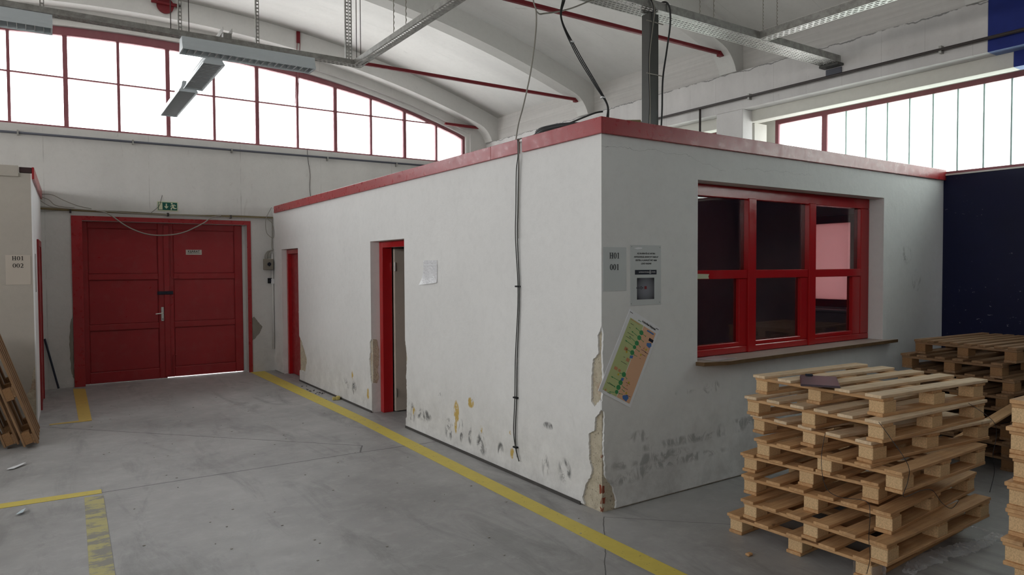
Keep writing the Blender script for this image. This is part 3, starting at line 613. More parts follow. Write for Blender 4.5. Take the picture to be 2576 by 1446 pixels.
# ------------------------------------------------------------------ pallets
_mc = {}
def boxmesh(nm, dims, mat, ch=.0025):
    k = (nm, tuple(round(x, 3) for x in dims), mat.name)
    if k not in _mc:
        b = MB().cbox([-x/2 for x in dims], [x/2 for x in dims], ch)
        me = bpy.data.meshes.new(nm); me.from_pydata(b.v, [], b.f); me.materials.append(mat)
        bm = bmesh.new(); bm.from_mesh(me); bmesh.ops.recalc_face_normals(bm, faces=bm.faces); bm.to_mesh(me); bm.free(); _mc[k] = me
    return _mc[k]
def piece(nm, me, parent, loc, rz=0.0):
    o = bpy.data.objects.new(nm, me); COL.objects.link(o); o.parent = parent; o.location = loc; o.rotation_euler[2] = rz; return o
PH = .119
def pallet(Lx, Wy, nb, corner, rz, label, group, tone='a', mw=None, bw=None, p=PH, seed=0):
    """corner: near-left bottom corner in the world; deck boards run along local X"""
    rr = random.Random(seed); t = thing('pallet', (0, 0, 0), label, 'pallet', group)
    cx, cy = Lx/2, Wy/2
    if mw is not None: t.matrix_world = mw
    else:
        c, s = math.cos(rz), math.sin(rz)
        t.location = (corner[0]+c*cx-s*cy, corner[1]+s*cx+c*cy, corner[2]); t.rotation_euler[2] = rz
    deck, strg, blk = {'a': (m_wood_a, m_wood_b, m_block), 'b': (m_wood_b, m_wood_b, m_block), 'c': (m_wood_c, m_wood_c, m_block_b)}[tone]
    tb = (p-.065)/3; w_b = bw or min(.095, Wy/nb*.62)
    Wy_ = Wy
    for j in range(3):
        y = (-Wy_/2+.05, 0, Wy_/2-.05)[j]
        piece('bottom_board', boxmesh('bottom_board', (Lx-.03, .09, tb), strg if tone != 'a' else m_wood_b), t, (0, y, tb/2), rr.uniform(-.004, .004))
        for i in range(3):
            x = (-Lx/2+.08, rr.uniform(-.03, .03), Lx/2-.08)[i]
            piece('block', boxmesh('block', (.115, .086, .065), blk), t, (x+rr.uniform(-.006, .006), y+rr.uniform(-.004, .004), tb+.0325), rr.uniform(-.02, .02))
    for i in range(3):
        x = (-Lx/2+.065, 0, Lx/2-.065)[i]
        piece('cross_board', boxmesh('cross_board', (Wy_-.006, .095, tb), strg), t, (x, 0, tb*1.5+.065), math.pi/2+rr.uniform(-.003, .003))
    for j in range(nb):
        y = -Wy/2+w_b/2+(Wy-w_b)*j/(nb-1)+(rr.uniform(-.012, .012) if 0 < j < nb-1 else 0)
        piece('deck_board', boxmesh('deck_board', (Lx, w_b, tb), deck), t, (rr.uniform(-.006, .006), y, p-tb/2), rr.uniform(-.006, .006))
    return t
ORD = ['topmost', 'second from the top', 'third from the top', 'fourth from the top', 'fifth from the top', 'sixth from the top', 'seventh from the top', 'bottom']
FRONT = [(3.695, 1.945, .867, 1.06, -4.6, 5, 'a'), (3.607, 1.897, .885, 1.12, -2.4, 6, 'a'), (3.60, 1.95, .83, 1.14, -6.3, 5, 'a'), (3.592, 1.783, .884, .99, .3, 6, 'b'),
         (3.692, 1.955, .835, 1.10, 5.5, 5, 'b'), (3.622, 1.853, .89, 1.187, 3.8, 6, 'b'), (3.493, 1.805, .875, 1.25, .9, 6, 'b'), (3.516, 1.902, .88, 1.20, 2.6, 5, 'b')]
FL = ['topmost pale pallet of the front stack, dark clipboard lying on it', 'pallet second from the top of the front stack, right under the topmost',
      'pale pallet third from the top of the front stack, right deck end sticking out', 'darker orange pallet fourth from the top of the front stack, under the pale ones',
      'pallet of the front stack fifth from the top, pushed out to the left', 'pallet sixth from the top of the front stack, third above the floor',
      'pallet lowest but one in the front stack, long deck end sticking out at right', 'bottom pallet of the front stack, standing on the floor with a film-wrapped block']
for i, (cx, cy, wy, lx, a, nb, tn) in enumerate(FRONT):
    pallet(lx, wy, nb, (cx, cy, PH*(7-i)), math.radians(a), FL[i], 'pallets of the front stack', tn, seed=10+i)
P2 = .125
for i in range(8):
    off = [(0, 0), (-.06, .07), (.02, .02), (-.04, .04), (.10, -.02), (.03, .03), (-.02, .0), (.05, .03)][i]
    pallet(1.15, .80, 8 if i == 0 else 6, (6.27+off[0], 2.26+off[1], P2*(7-i)), math.radians([-4, -2.5, -3.5, -4, -1, -3, -2, -3][i]),
           f'brown pallet of the stack by the navy wall, {ORD[i]}', 'pallets of the stack by the navy wall', 'c', p=P2, seed=40+i)
for i in range(9):
    off = [(0, 0), (.02, .01), (.01, .0), (0, .01), (.005, .01), (-.03, .01), (.03, .0), (.05, .02), (.02, 0)][i]
    pallet(1.2, .8, 6, (3.43+off[0], .46+off[1], PH*(8-i)), math.radians([0, 1, -.5, .5, 0, 1, -1, 0, .5][i]),
           f'pallet of the stack cut by the right picture edge, {(ORD[:7]+["eighth from the top", "bottom"])[i]}', 'pallets of the stack at the right edge', 'b', seed=70+i)
# pallets leaning at the cabin
th = math.radians(17.5); s, c = math.sin(th), math.cos(th)
def lean(x0, ya, yb, lab, sd, lx=1.05):
    ex, ey, ez = Vector((-s, 0, c)), Vector((0, -1, 0)), Vector((c, 0, s))
    base = Vector((x0, (ya+yb)/2, .001))+ex*(lx/2)
    M = Matrix(((ex.x, ey.x, ez.x, base.x), (ex.y, ey.y, ez.y, base.y), (ex.z, ey.z, ez.z, base.z), (0, 0, 0, 1)))
    pallet(lx, yb-ya, 5, None, 0, lab, 'pallets leaning at the left', 'c', mw=M, seed=sd)
lean(-.195, 7.73, 8.56, 'brown pallet leaning on edge before the beige cabin, outer one', 101)
lean(-.345, 7.80, 8.58, 'brown pallet leaning on edge at the left, behind the outer leaning one', 102)
for i in range(8):
    pallet(1.2, .8, 5, (-1.885, 7.75, PH*(7-i)), 0, 'pallet of the stack that carries the leaning pallets', 'pallets behind the leaning ones', 'c', seed=120+i)
pa, pb = Vector((4.60, 2.19, .370)), Vector((6.40, 2.25, .572))
ex = (pb-pa).normalized(); ey = Vector((0, 0, 1)).cross(ex).normalized(); ez = ex.cross(ey); pm = (pa+pb)/2
o = piece('loose_plank', boxmesh('loose_plank', ((pb-pa).length, .085, .018), m_wood_b), None, (0, 0, 0))
o.matrix_world = Matrix(((ex.x, ey.x, ez.x, pm.x), (ex.y, ey.y, ez.y, pm.y), (ex.z, ey.z, ez.z, pm.z), (0, 0, 0, 1)))
tag(o, 'loose pale plank slanting from the front stack to the stack by the navy wall', 'plank')

# ------------------------------------------------------------------ things on and around the pallets
t = thing('clipboard', (3.82, 2.385, .953), 'dark clipboard with metal clip lying on the topmost front pallet', 'clipboard', rz=math.radians(34))
MB().cbox((3.82-.185, 2.385-.105, .953), (3.82+.185, 2.385+.105, .961), .003).build('board', flat('dark_violet_cover', (.085, .062, .075), .32, .5, var=.05), t)
MB().cbox((3.82-.183, 2.385-.103, .961), (3.82+.183, 2.385+.103, .966), .002).build('cover_sheet', flat('violet_sheet', (.10, .072, .088), .3, .5, var=.05), t)
MB().cbox((3.82+.14, 2.385+.03, .9662), (3.82+.165, 2.385+.075, .978), .004).build('clip', m_iron, t)
def string(pts, label, m=m_black, rad=.0016, nm='binding_wire', cat='wire', grp=None):
    return tag(MB().tube(spline(pts, 6), rad, 6).build(nm, m, smooth=True), label, cat, grp)
string([(3.585, 2.20, .715), (3.535, 2.19, .60), (3.50, 2.16, .50), (3.47, 2.11, .44), (3.462, 2.03, .425), (3.468, 1.90, .44), (3.45, 1.87, .38), (3.46, 1.88, .26), (3.455, 1.87, .16), (3.48, 1.90, .06)], 'thin dark wire hanging down the left face of the front pallet stack')
string([(3.58, 1.90, .835), (3.60, 1.85, .76), (3.60, 1.76, .64), (3.61, 1.765, .55), (3.58, 1.77, .478), (3.75, 1.765, .480), (3.86, 1.76, .46), (3.95, 1.755, .38), (4.05, 1.75, .33), (4.18, 1.77, .34)], 'thin dark wire looped over the near corner of the front pallet stack')
string([(4.50, 1.86, .835), (4.52, 1.74, .75), (4.53, 1.725, .66), (4.50, 1.73, .55), (4.54, 1.735, .45), (4.52, 1.75, .33)], 'thin dark wire dangling at the right end of the front pallet stack')
# film
def ribbon(ctr, wid, seed, nm, mat, label, cat, lift=.016):
    rr = random.Random(seed); P = spline(ctr, 14); vs = []; fs = []; K = 7
    for i, p in enumerate(P):
        tn = (P[min(i+1, len(P)-1)]-P[max(i-1, 0)]).normalized(); sd = Vector((-tn.y, tn.x, 0)); w = wid*(.45+.55*math.sin(math.pi*min(1, max(.06, i/(len(P)-1)))))*rr.uniform(.8, 1.2)
        for k in range(K): vs.append(p+sd*w*(k/(K-1)-.5)+Vector((0, 0, .003+abs(rr.gauss(0, 1))*lift*.5)))
    for i in range(len(P)-1):
        for k in range(K-1): a = i*K+k; fs.append((a, a+1, a+K+1, a+K))
    return tag(MB().add(vs, fs).build(nm, mat, smooth=False), label, cat)
ribbon([(3.78, 1.84, 0), (3.95, 1.865, 0), (4.15, 1.86, 0), (4.35, 1.825, 0), (4.55, 1.80, 0), (4.78, 1.80, 0)], .12, 3, 'stretch_film', m_film, 'crumpled strip of clear stretch film on the floor beside the front stack', 'plastic film')
ribbon([(4.78, 1.99, 0), (4.80, 1.93, 0), (4.79, 1.86, 0)], .03, 5, 'stretch_film', m_film, 'thin twisted film end behind the crumpled film strip', 'plastic film', .01)
b = MB(); rr = random.Random(4); vs = []; fs = []
for k in range(6):
    for (x, y) in ((3.522, 1.90), (3.575, 1.892), (3.665, 1.897), (3.668, 1.955), (3.665, 2.005), (3.525, 2.0)): vs.append((x+rr.uniform(-.004, .004), y+rr.uniform(-.004, .004), .004+.075*k/5))
for k in range(5):
    for i in range(5): a = k*6+i; fs.append((a, a+1, a+7, a+6))
tag(b.add(vs, fs).build('film_wrap', m_film), 'torn film wrapped around the near corner block of the bottom pallet', 'plastic film')
tag(MB().cbox((3.27, 2.462, .001), (3.31, 2.49, .016), .005).build('wood_chip', m_wood_b), 'small orange wood chip on the floor left of the front stack', 'wood chip')
def scrap(pts, label, m=m_paper, z=.004):
    n = len(pts); zz = [z+random.Random(i+n).uniform(0, .02) for i in range(n)]
    b = MB().add([(p[0], p[1], zz[i]) for i, p in enumerate(pts)]+[(p[0], p[1], zz[i]+.0015) for i, p in enumerate(pts)], [tuple(range(n))[::-1], tuple(range(n, 2*n))]+[(i, (i+1) % n, (i+1) % n+n, i+n) for i in range(n)])
    return tag(b.build('paper_scrap', m), label, 'litter')
scrap([(-.30, 6.98), (-.25, 6.99), (-.21, 7.04), (-.17, 7.11), (-.19, 7.13), (-.23, 7.07), (-.29, 7.02)], 'torn white paper strip on the floor below the leaning pallets')
scrap([(-.20, 5.66), (-.16, 5.66), (-.145, 5.74), (-.17, 5.74)], 'small bluish white paper scrap below the yellow cross stripe', flat('bluish_paper', (.55, .65, .70), .5))
rs = random.Random(9)
o = MB()
for k in range(12):
    a = rs.uniform(0, 6.28); rad = rs.uniform(0, .05); x, y, z = 3.00+math.cos(a)*rad, 8.37+math.sin(a)*rad, .002
    o.cbox((x-.02, y-.016, z), (x+.02, y+.016, z+.02+rs.uniform(0, .03)), .004)
tag(o.build('crumpled_wrapper', flat('yellow_wrapper', (.55, .46, .16), .5)), 'crumpled yellow wrapper on the floor against the booth wall', 'litter', None, 'stuff')
o = MB()
for k in range(16):
    x, y = rs.uniform(2.9, 3.02), rs.uniform(8.85, 9.6); s_ = rs.uniform(.005, .014); a = rs.uniform(0, 3.1)
    o.cbox((x-s_, y-s_*.5, .001), (x+s_, y+s_*.5, .008), .002)
tag(o.build('dirt_crumbs', m_base), 'dark crumbs of dirt scattered by the far booth doorway', 'litter', None, 'stuff')
o = MB()
for k in range(90):
    x, y = rs.uniform(.3, 2.95), rs.uniform(2.8, 10); s_ = rs.uniform(.003, .009)
    o.cbox((x-s_, y-s_*.7, .0005), (x+s_, y+s_*.7, .004), .001)
tag(o.build('floor_grit', flat('grit', (.35, .33, .3), .8)), 'tiny pale grit strewn over the open floor', 'litter', None, 'stuff')
t = thing('iron_rod', (.119, 11.38, 0), 'dark iron rod leaning against the back wall beside the gate', 'rod'); MB().tube([(.115, 11.33, .012), (-.03, 11.385, .70)], .013).build('bar', m_iron, t)

# ------------------------------------------------------------------ writing
def text_mesh(body, size, nm='lettering', bold=0.0, sx_=1.0):
    cu = bpy.data.curves.new('text_source', 'FONT'); cu.body = body; cu.size = size; cu.align_x = 'CENTER'; cu.align_y = 'CENTER'; cu.extrude = .0004; cu.offset = bold; cu.resolution_u = 3
    o = bpy.data.objects.new('text_source', cu); COL.objects.link(o); bpy.context.view_layer.update()
    me = bpy.data.meshes.new_from_object(o.evaluated_get(bpy.context.evaluated_depsgraph_get())); bpy.data.objects.remove(o); me.name = nm
    if sx_ != 1:
        for v in me.vertices: v.co.x *= sx_
    return me
def put_text(me, mat, parent, pos, ux, uz, nm='lettering'):
    """ux: reading direction, uz: up, both world vectors"""
    me.materials.clear(); me.materials.append(mat)
    o = bpy.data.objects.new(nm, me); COL.objects.link(o); o.parent = parent
    ux, uz = Vector(ux).normalized(), Vector(uz).normalized(); n = ux.cross(uz); p = Vector(pos)-org(parent)
    o.matrix_local = Matrix(((ux.x, uz.x, n.x, p.x), (ux.y, uz.y, n.y, p.y), (ux.z, uz.z, n.z, p.z), (0, 0, 0, 1))); return o
def ring_poly(cx, cy, rx, ry, n=22): return [(cx+rx*math.cos(2*math.pi*i/n), cy+ry*math.sin(2*math.pi*i/n)) for i in range(n)]
def serif(ch):
    """serif capitals and digits in a 0.62 x 1 box: list of (outer, holes)"""
    H = [rect(.0, 0, .30, .05), rect(.38, 0, .68, .05), rect(.0, .95, .30, 1), rect(.38, .95, .68, 1), rect(.09, .05, .21, .95), rect(.47, .05, .59, .95), rect(.21, .46, .47, .54)]
    if ch == 'H': return [(p, []) for p in H]
    if ch == '0': return [(ring_poly(.25, .5, .25, .52), [ring_poly(.25, .5, .125, .47)[::-1]])]
    if ch == '1': return [(rect(.08, 0, .42, .045), []), ([(.19, .045), (.31, .045), (.31, 1.02), (.27, 1.02), (.05, .90), (.06, .86), (.19, .90)], [])]
    if ch == '2':
        o = [(.02, 0), (.46, 0), (.50, .2), (.46, .2), (.42, .12), (.16, .12), (.34, .34), (.43, .50), (.46, .66), (.44, .82), (.37, .96), (.24, 1.02), (.12, .98), (.05, .88), (.02, .74), (.06, .73), (.12, .86), (.20, .90), (.28, .87), (.33, .78), (.33, .64), (.28, .48), (.18, .28), (.02, .06)]
        return [(o, [])]
def serif_line(s_, h, x0, z0, fn):
    b = MB(); w = {'H': .76, '0': .58, '1': .52, '2': .58}; K_ = 1.28; tot = sum(w[c] for c in s_)*h*K_; x = x0-tot/2
    for c_ in s_:
        for o_, hs in serif(c_): b.poly([(x+p[0]*h*K_, z0+p[1]*h) for p in o_], [[(x+p[0]*h*K_, z0+p[1]*h) for p in hh] for hh in hs], fn, -.0012, 0)
        x += w[c_]*h*K_
    return b
# sheet H01 001 on the booth front
F = 3.4608
t = thing('door_number_sheet', (3.164, F, 1.63), 'plain laminated sheet reading H01 001 at the booth corner', 'sign')
MB().box((3.062, F-.002, 1.487), (3.269, F, 1.780), ).build('sheet', m_laminate, t)
serif_line('H01', .039, 3.163, 1.704, FY(F-.002)).build('lettering', m_ink, t); serif_line('001', .039, 3.163, 1.627, FY(F-.002)).build('lettering', m_ink, t)
# notice
t = thing('notice_sheet', (3.455, F, 1.59), 'laminated notice with four text lines, dark bar and grey photo', 'sign')
MB().box((3.308, F-.002, 1.382), (3.601, F, 1.797)).build('sheet', m_laminate, t)
for ln, z in (('AZ ALASKA ÉS AZ ARTIKA', 1.739), ('ANYAGOKNÁL BONTOTT RAKLAP', 1.715), ('ESETÉN, A LEGFELSŐ ÍVET NEM', 1.692), ('LEHET KIADNI!', 1.669)):
    me = text_mesh(ln, .0160, bold=.0001, sx_=.92); put_text(me, m_ink, t, (3.457, F-.0025, z), (1, 0, 0), (0, 0, 1))
MB().box((3.350, F-.003, 1.594), (3.557, F-.002, 1.626)).build('printed_bar', m_navyink, t)
put_text(text_mesh('INTERNATIONAL', .0125), m_whiteink, t, (3.434, F-.0035, 1.610), (1, 0, 0), (0, 0, 1)); put_text(text_mesh('PAPER', .0125), m_whiteink, t, (3.528, F-.0035, 1.610), (1, 0, 0), (0, 0, 1))
b = MB().poly(ring_poly(3.494, 1.610, .0105, .0115), [ring_poly(3.494, 1.610, .0088, .0097)[::-1]], FY(F-.003), -.0006, 0)
b.poly([(3.4875, 1.603), (3.494, 1.618), (3.5005, 1.603), (3.498, 1.603), (3.494, 1.612), (3.490, 1.603)], [], FY(F-.003), -.0006, 0); b.build('round_emblem', m_whiteink, t)
mp_ = Mt('printed_photo_grey', .35, .4); xx = mp_.xyz(); f_ = mp_.blobs(xx[0], xx[2], [(-.002, -.10, .10, .105)])
mp_.color(mp_.mix(f_, (.012, .012, .016), (.20, .205, .235))); MB().box((3.369, F-.003, 1.422), (3.534, F-.002, 1.571)).build('printed_photo', mp_.m, t)
MB().box((3.440, F-.004, 1.493), (3.460, F-.003, 1.513)).build('red_square', flat('red_print', (.22, .02, .025), .5), t)
MB().poly([(3.362, 1.498), (3.405, 1.498), (3.405, 1.492), (3.428, 1.502), (3.405, 1.513), (3.405, 1.507), (3.362, 1.507)], [[(3.365, 1.500), (3.365, 1.505), (3.407, 1.505), (3.407, 1.509), (3.422, 1.502), (3.407, 1.495), (3.407, 1.500)]], FY(F-.003), -.0008, 0).build('arrow_print', m_ink, t)
MB().poly(rag([(3.34, 1.775), (3.38, 1.782), (3.42, 1.780), (3.415, 1.772), (3.37, 1.768)], .001), [], FY(F-.002), -.0006, 0).build('tape_gloss', m_paper, t)
for x, z in ((3.318, 1.785), (3.592, 1.783), (3.315, 1.395), (3.588, 1.398)): MB().tube([(x, F-.003, z), (x, F-.0015, z)], .0022).build('pin', m_ink, t)
# tilted poster
P0, PU, PV = Vector((3.304, 0, 1.36)), Vector((.289, 0, -.147)), Vector((-.287, 0, -.531))
def pf(a, c_, e): q = P0+PU*a+PV*c_; return (q.x, F-.004+e, q.z)
t = thing('process_poster', (3.30, F, 1.02), 'tilted white poster with green and orange columns, hung askew', 'poster')
MB().poly(rect(0, 0, 1, 1), [], pf, 0, .004).build('sheet', m_paper, t)
MB().poly(rect(.09, .085, .515, .965), [], pf, -.0006, 0).build('green_column', flat('pale_green_print', (.46, .52, .25), .5, var=.04), t)
MB().poly(rect(.53, .085, .93, .965), [], pf, -.0006, 0).build('orange_column', flat('salmon_print', (.68, .41, .26), .5, var=.04), t)
mg, mb_, mr_, my_ = flat('green_print', (.05, .27, .10), .5), flat('blue_print', (.07, .17, .42), .5), flat('red_brown_print', (.55, .27, .14), .5), flat('yellow_print', (.55, .42, .05), .5)
def prints(nm, m, items):
    b = MB()
    for it in items: b.poly(it, [], pf, -.0012, -.0006)
    b.build(nm, m, t)
el = lambda u, v, ru=.055, rv=.024: ring_poly(u, v, ru, rv, 14)
def arrow(u0, v0, u1, v1, w=.004):
    du, dv = u1-u0, (v1-v0)*1.85; l = math.hypot(du, dv); nu, nv = -dv/l, du/l/1.85; tu, tv = du/l, dv/l/1.85; q = lambda a, k: (u0+(u1-u0)*a+nu*k, v0+(v1-v0)*a+nv*k)
    return [q(0, w*1.2), q(.78, w*1.2), q(.78, w*4), q(1, 0), q(.78, -w*4), q(.78, -w*1.2), q(0, -w*1.2)]
cs_ = [(.53, .17), (.525, .235), (.515, .305), (.495, .36), (.49, .43), (.49, .70), (.485, .80), (.475, .86), (.475, .915)]
prints('green_print', mg, [el(u_, v_, .06 if i not in (3, 8) else .05, .028 if i not in (3, 8) else .022) for i, (u_, v_) in enumerate(cs_)]+
       [arrow(.47, .165, .33, .155), arrow(.47, .23, .25, .215), arrow(.45, .30, .24, .28), arrow(.44, .355, .17, .345), arrow(.43, .43, .28, .43), arrow(.58, .175, .70, .18), arrow(.58, .24, .69, .25), arrow(.57, .31, .66, .325), arrow(.55, .37, .68, .375), arrow(.66, .44, .55, .44),
        arrow(.43, .70, .36, .71), arrow(.55, .71, .62, .73), arrow(.42, .79, .17, .79), arrow(.18, .86, .40, .875), arrow(.42, .93, .28, .955), arrow(.55, .82, .64, .835), arrow(.58, .86, .68, .87), arrow(.66, .905, .54, .92), arrow(.42, .06, .32, .06)])
prints('blue_print', mb_, [[(.78, .24), (.90, .215), (.94, .245), (.90, .28), (.80, .27)], [(.46, .47), (.55, .455), (.55, .49), (.47, .50)], [(.46, .745), (.53, .735), (.53, .77), (.46, .775)], [(.66, .92), (.78, .885), (.85, .91), (.82, .96), (.70, .95)], rect(.66, .10, .88, .118)])
prints('brown_print', mr_, [[(.735, .325), (.76, .295), (.785, .325)], [(.66, .80), (.69, .775), (.71, .80)], [(.14, .965), (.17, .935), (.20, .96)], rect(.24, .41, .34, .45), rect(.40, .51, .49, .55), rect(.17, .665, .27, .70), rect(.30, .67, .37, .70), rect(.12, .095, .40, .102)])
prints('yellow_print', my_, [el(.83, .315, .025, .013), el(.74, .40, .025, .013), el(.335, .455, .025, .013), el(.345, .73, .025, .013), el(.70, .755, .025, .013), el(.74, .875, .025, .013)])
prints('grey_print', m_navyink, [rect(.80, .17, .94, .205), rect(.02, .025, .11, .031), rect(.88, .025, .97, .031)]+[rect(a, v, a+w, v+.004) for a, v, w in ((.15, .14, .10), (.15, .19, .05), (.16, .25, .20), (.16, .30, .16), (.7, .34, .16), (.82, .345, .12), (.76, .385, .12), (.74, .44, .04), (.30, .52, .05), (.28, .58, .18), (.62, .765, .13), (.64, .83, .1), (.14, .87, .2), (.76, .89, .13), (.24, .965, .1))])
put_text(text_mesh('logisztikai folyamat', .021, bold=.0004, sx_=.9), m_ink, t, Vector(pf(.66, .045, -.001)), PU, -PV)
# plastic sleeve on the side wall
b = MB(); n, k = 10, 12; vs = []; fs = []
for i in range(k+1):
    for j in range(n+1):
        tt, q = i/k, j/n; bulge = .004+.030*tt**4*(0.5+.5*q)+.004*math.sin(9*q+5*tt)*tt
        vs.append((3.0485-bulge, 5.768+.29*q+(.035*tt*tt*q), 1.718-.215*tt-.022*q*tt+.02*tt*max(0, .25-q)))
for i in range(k):
    for j in range(n): a = i*(n+1)+j; fs.append((a, a+1, a+n+2, a+n+1))
t = thing('plastic_sleeve', (3.047, 5.92, 1.6), 'empty clear plastic sleeve curling off the booth side wall', 'document sleeve'); b.add(vs, fs).build('sleeve', m_sleeve, t, smooth=True)
MB().box((3.043, 5.775, 1.668), (3.0478, 6.05, 1.677)).build('top_fold', m_paper, t)
# H01 002 on the cabin
G = 8.9195
t = thing('door_number_sheet', (-.235, G, 1.66), 'faded laminated sheet reading H01 002 on the beige cabin', 'sign')
MB().box((-.345, G-.002, 1.49), (-.13, G, 1.80)).build('sheet', m_laminate2, t)
serif_line('H01', .044, -.238, 1.745, FY(G-.002)).build('lettering', m_ink, t); serif_line('002', .044, -.236, 1.668, FY(G-.002)).build('lettering', m_ink, t)
# exit sign
E0 = 11.398
t = thing('exit_sign', (1.52, E0, 2.575), 'green emergency exit sign with running figure above the gate', 'sign')
MB().box((1.383, E0-.006, 2.503), (1.661, E0, 2.645)).build('back_plate', m_cream, t); MB().box((1.394, E0-.008, 2.518), (1.650, E0-.006, 2.632)).build('green_field', m_green, t)
sx0 = lambda px: 1.394+(px-.0)*.256; sz0 = lambda pz: 2.518+pz*.114
def sp(pts): return [(sx0(a), sz0(c_)) for a, c_ in pts]
b = MB().poly(sp([(.03, .06), (.23, .06), (.22, .95), (.03, .95)]), [], FY(E0-.008), -.001, 0); b.build('door_symbol', m_cream, t)
MB().poly(sp([(.40, .84), (.46, .84), (.46, .45), (.525, .55), (.525, .42), (.43, .18), (.335, .42), (.335, .55), (.40, .45)]), [], FY(E0-.008), -.001, 0).build('arrow_symbol', m_cream, t)
b = MB().poly(sp(ring_poly(.715, .86, .05, .10, 14)), [], FY(E0-.008), -.001, 0)
b.poly(sp([(.73, .72), (.86, .76), (.94, .60), (.90, .54), (.84, .65), (.81, .64), (.85, .38), (.86, .30), (.96, .32), (.96, .19), (.81, .17), (.78, .33), (.72, .25), (.715, .05), (.655, .05), (.655, .32), (.75, .42), (.74, .52), (.64, .48), (.63, .57), (.69, .60)]), [], FY(E0-.008), -.001, 0); b.build('running_figure', m_cream, t)
string([(1.452, 11.392, 2.735), (1.43, 11.386, 2.65), (1.402, 11.384, 2.57), (1.30, 11.385, 2.47)], 'short bent grey wire crossing the exit sign', m_darkpipe, .003)
t = thing('exit_sticker', (1.893, 11.55, 1.9), 'small white sticker reading KIJÁRAT on the red gate', 'sign'); MB().box((1.782, 11.5485, 1.862), (2.006, 11.5515, 1.938)).build('sticker', flat('sticker_white', (.52, .50, .45), .5), t)
put_text(text_mesh('KIJÁRAT', .046, bold=.0006), m_ink, t, (1.893, 11.547, 1.910), (1, 0, 0), (0, 0, 1)); MB().box((1.80, 11.5475, 1.884), (1.99, 11.5485, 1.888)).build('printed_line', m_ink, t)

# ------------------------------------------------------------------ services on the back wall
t = thing('wall_pipe', (1.3, 11.36, 3.47), 'thin grey pipe running along the back wall under the arched window', 'pipe'); MB().tube([(-4.5, 11.36, 3.45), (7.0, 11.36, 3.51)], .017, 10).build('pipe', m_greypipe, t, smooth=True)
for x in (-.27, 1.08, 2.43, 3.95, 5.2): MB().box((x-.01, 11.335, 3.44), (x+.01, 11.40, 3.505)).build('clip', m_galv, t)
t = thing('cable_conduit', (1.5, 11.36, 2.45), 'ochre cable trunk running over the gate', 'conduit'); MB().tube([(-.06, 11.37, 2.475), (1.4, 11.37, 2.448), (3.04, 11.37, 2.46)], .014, 8).build('trunk', m_olive, t)
MB().tube(spline([(-.06, 11.36, 2.50), (.5, 11.355, 2.475), (1.3, 11.355, 2.445), (2.2, 11.35, 2.44), (3.03, 11.355, 2.445)], 8), .006, 6).build('cable', m_graycable, t)
MB().tube(spline([(-.06, 11.385, 2.44), (.8, 11.36, 2.475), (1.7, 11.36, 2.455), (2.4, 11.36, 2.475), (3.03, 11.36, 2.47)], 8), .005, 6).build('cable', m_graycable, t)
for x in (1.52, .3, 2.4): MB().box((x-.012, 11.345, 2.425), (x+.012, 11.40, 2.475)).build('clip', m_darkpipe, t)
string([(.60, 11.34, 2.47), (.70, 11.30, 2.45), (.79, 11.29, 2.40), (.98, 11.28, 2.254), (1.207, 11.28, 2.157), (1.44, 11.28, 2.139), (1.707, 11.28, 2.186), (1.984, 11.28, 2.331), (2.10, 11.29, 2.42), (2.25, 11.33, 2.46)], 'pale grey cable sagging in a loop across the top of the red gate', m_graycable, .009, 'hanging_cable', 'cable')
for i, (pts, lab) in enumerate((([(-.07, 11.37, 2.64), (.05, 11.36, 2.60), (.12, 11.35, 2.53), (.22, 11.335, 2.505), (.35, 11.338, 2.497)], 'grey cable dropping from the left cabin roof to the trunk, inner'), ([(-.07, 11.37, 2.66), (.08, 11.36, 2.67), (.22, 11.35, 2.60), (.38, 11.335, 2.53), (.55, 11.336, 2.492)], 'grey cable bowing out from the left cabin roof, outer'), ([(-.04, 11.33, 2.58), (.0, 11.315, 2.545), (.07, 11.312, 2.505), (.15, 11.32, 2.49)], 'short grey cable close to the left cabin wall'))):
    string(pts, lab, m_graycable, .006, 'hanging_cable', 'cable')
string([(3.02, 11.36, 2.62), (2.96, 11.33, 2.52), (2.93, 11.325, 2.46), (2.915, 11.33, 2.37), (2.93, 11.33, 2.22), (2.99, 11.33, 2.15), (3.035, 11.33, 2.14), (3.042, 11.33, 2.25), (3.01, 11.33, 2.38), (2.95, 11.328, 2.425)], 'thin grey cable loop hanging at the far booth corner', m_graycable, .005, 'hanging_cable', 'cable')
string([(3.03, 11.36, 2.45), (3.028, 11.37, 2.2), (3.02, 11.37, 2.0), (3.035, 11.37, 1.93)], 'grey cable running down beside the far booth corner', m_graycable, .007, 'hanging_cable', 'cable')
t = thing('switch_box', (2.955, 11.36, 1.71), 'grey switch box with round black rotary knob', 'switch'); MB().cbox((2.885, 11.30, 1.625), (3.02, 11.40, 1.80), .006).build('housing', flat('switch_box_grey', (.24, .22, .18), .5), t)
MB().tube([(2.955, 11.285, 1.715), (2.955, 11.30, 1.715)], .028, 14).build('knob', m_iron, t); kb = COL.objects['knob']; MB().cbox((2.948, 11.272, 1.68), (2.962, 11.286, 1.745), .002).build('pointer', m_iron, kb)
for i, x in enumerate((2.905, 2.935, 2.965)): MB().tube(spline([(x, 11.35, 1.80), (x, 11.35, 1.85), (x+.025, 11.35, 1.90+.012*i), (x+.06, 11.35, 1.925+.008*i), (3.035, 11.355, 1.935+.008*i)], 5), .010, 7).build('flexible_conduit', m_graycable, t)
t = thing('wall_socket', (2.99, 11.39, 1.45), 'small black socket below the switch box', 'socket'); MB().cbox((2.952, 11.365, 1.408), (3.026, 11.40, 1.492), .005).build('plate', m_ink, t); MB().tube([(2.989, 11.362, 1.45), (2.989, 11.366, 1.45)], .02, 12).build('insert', m_iron, t)
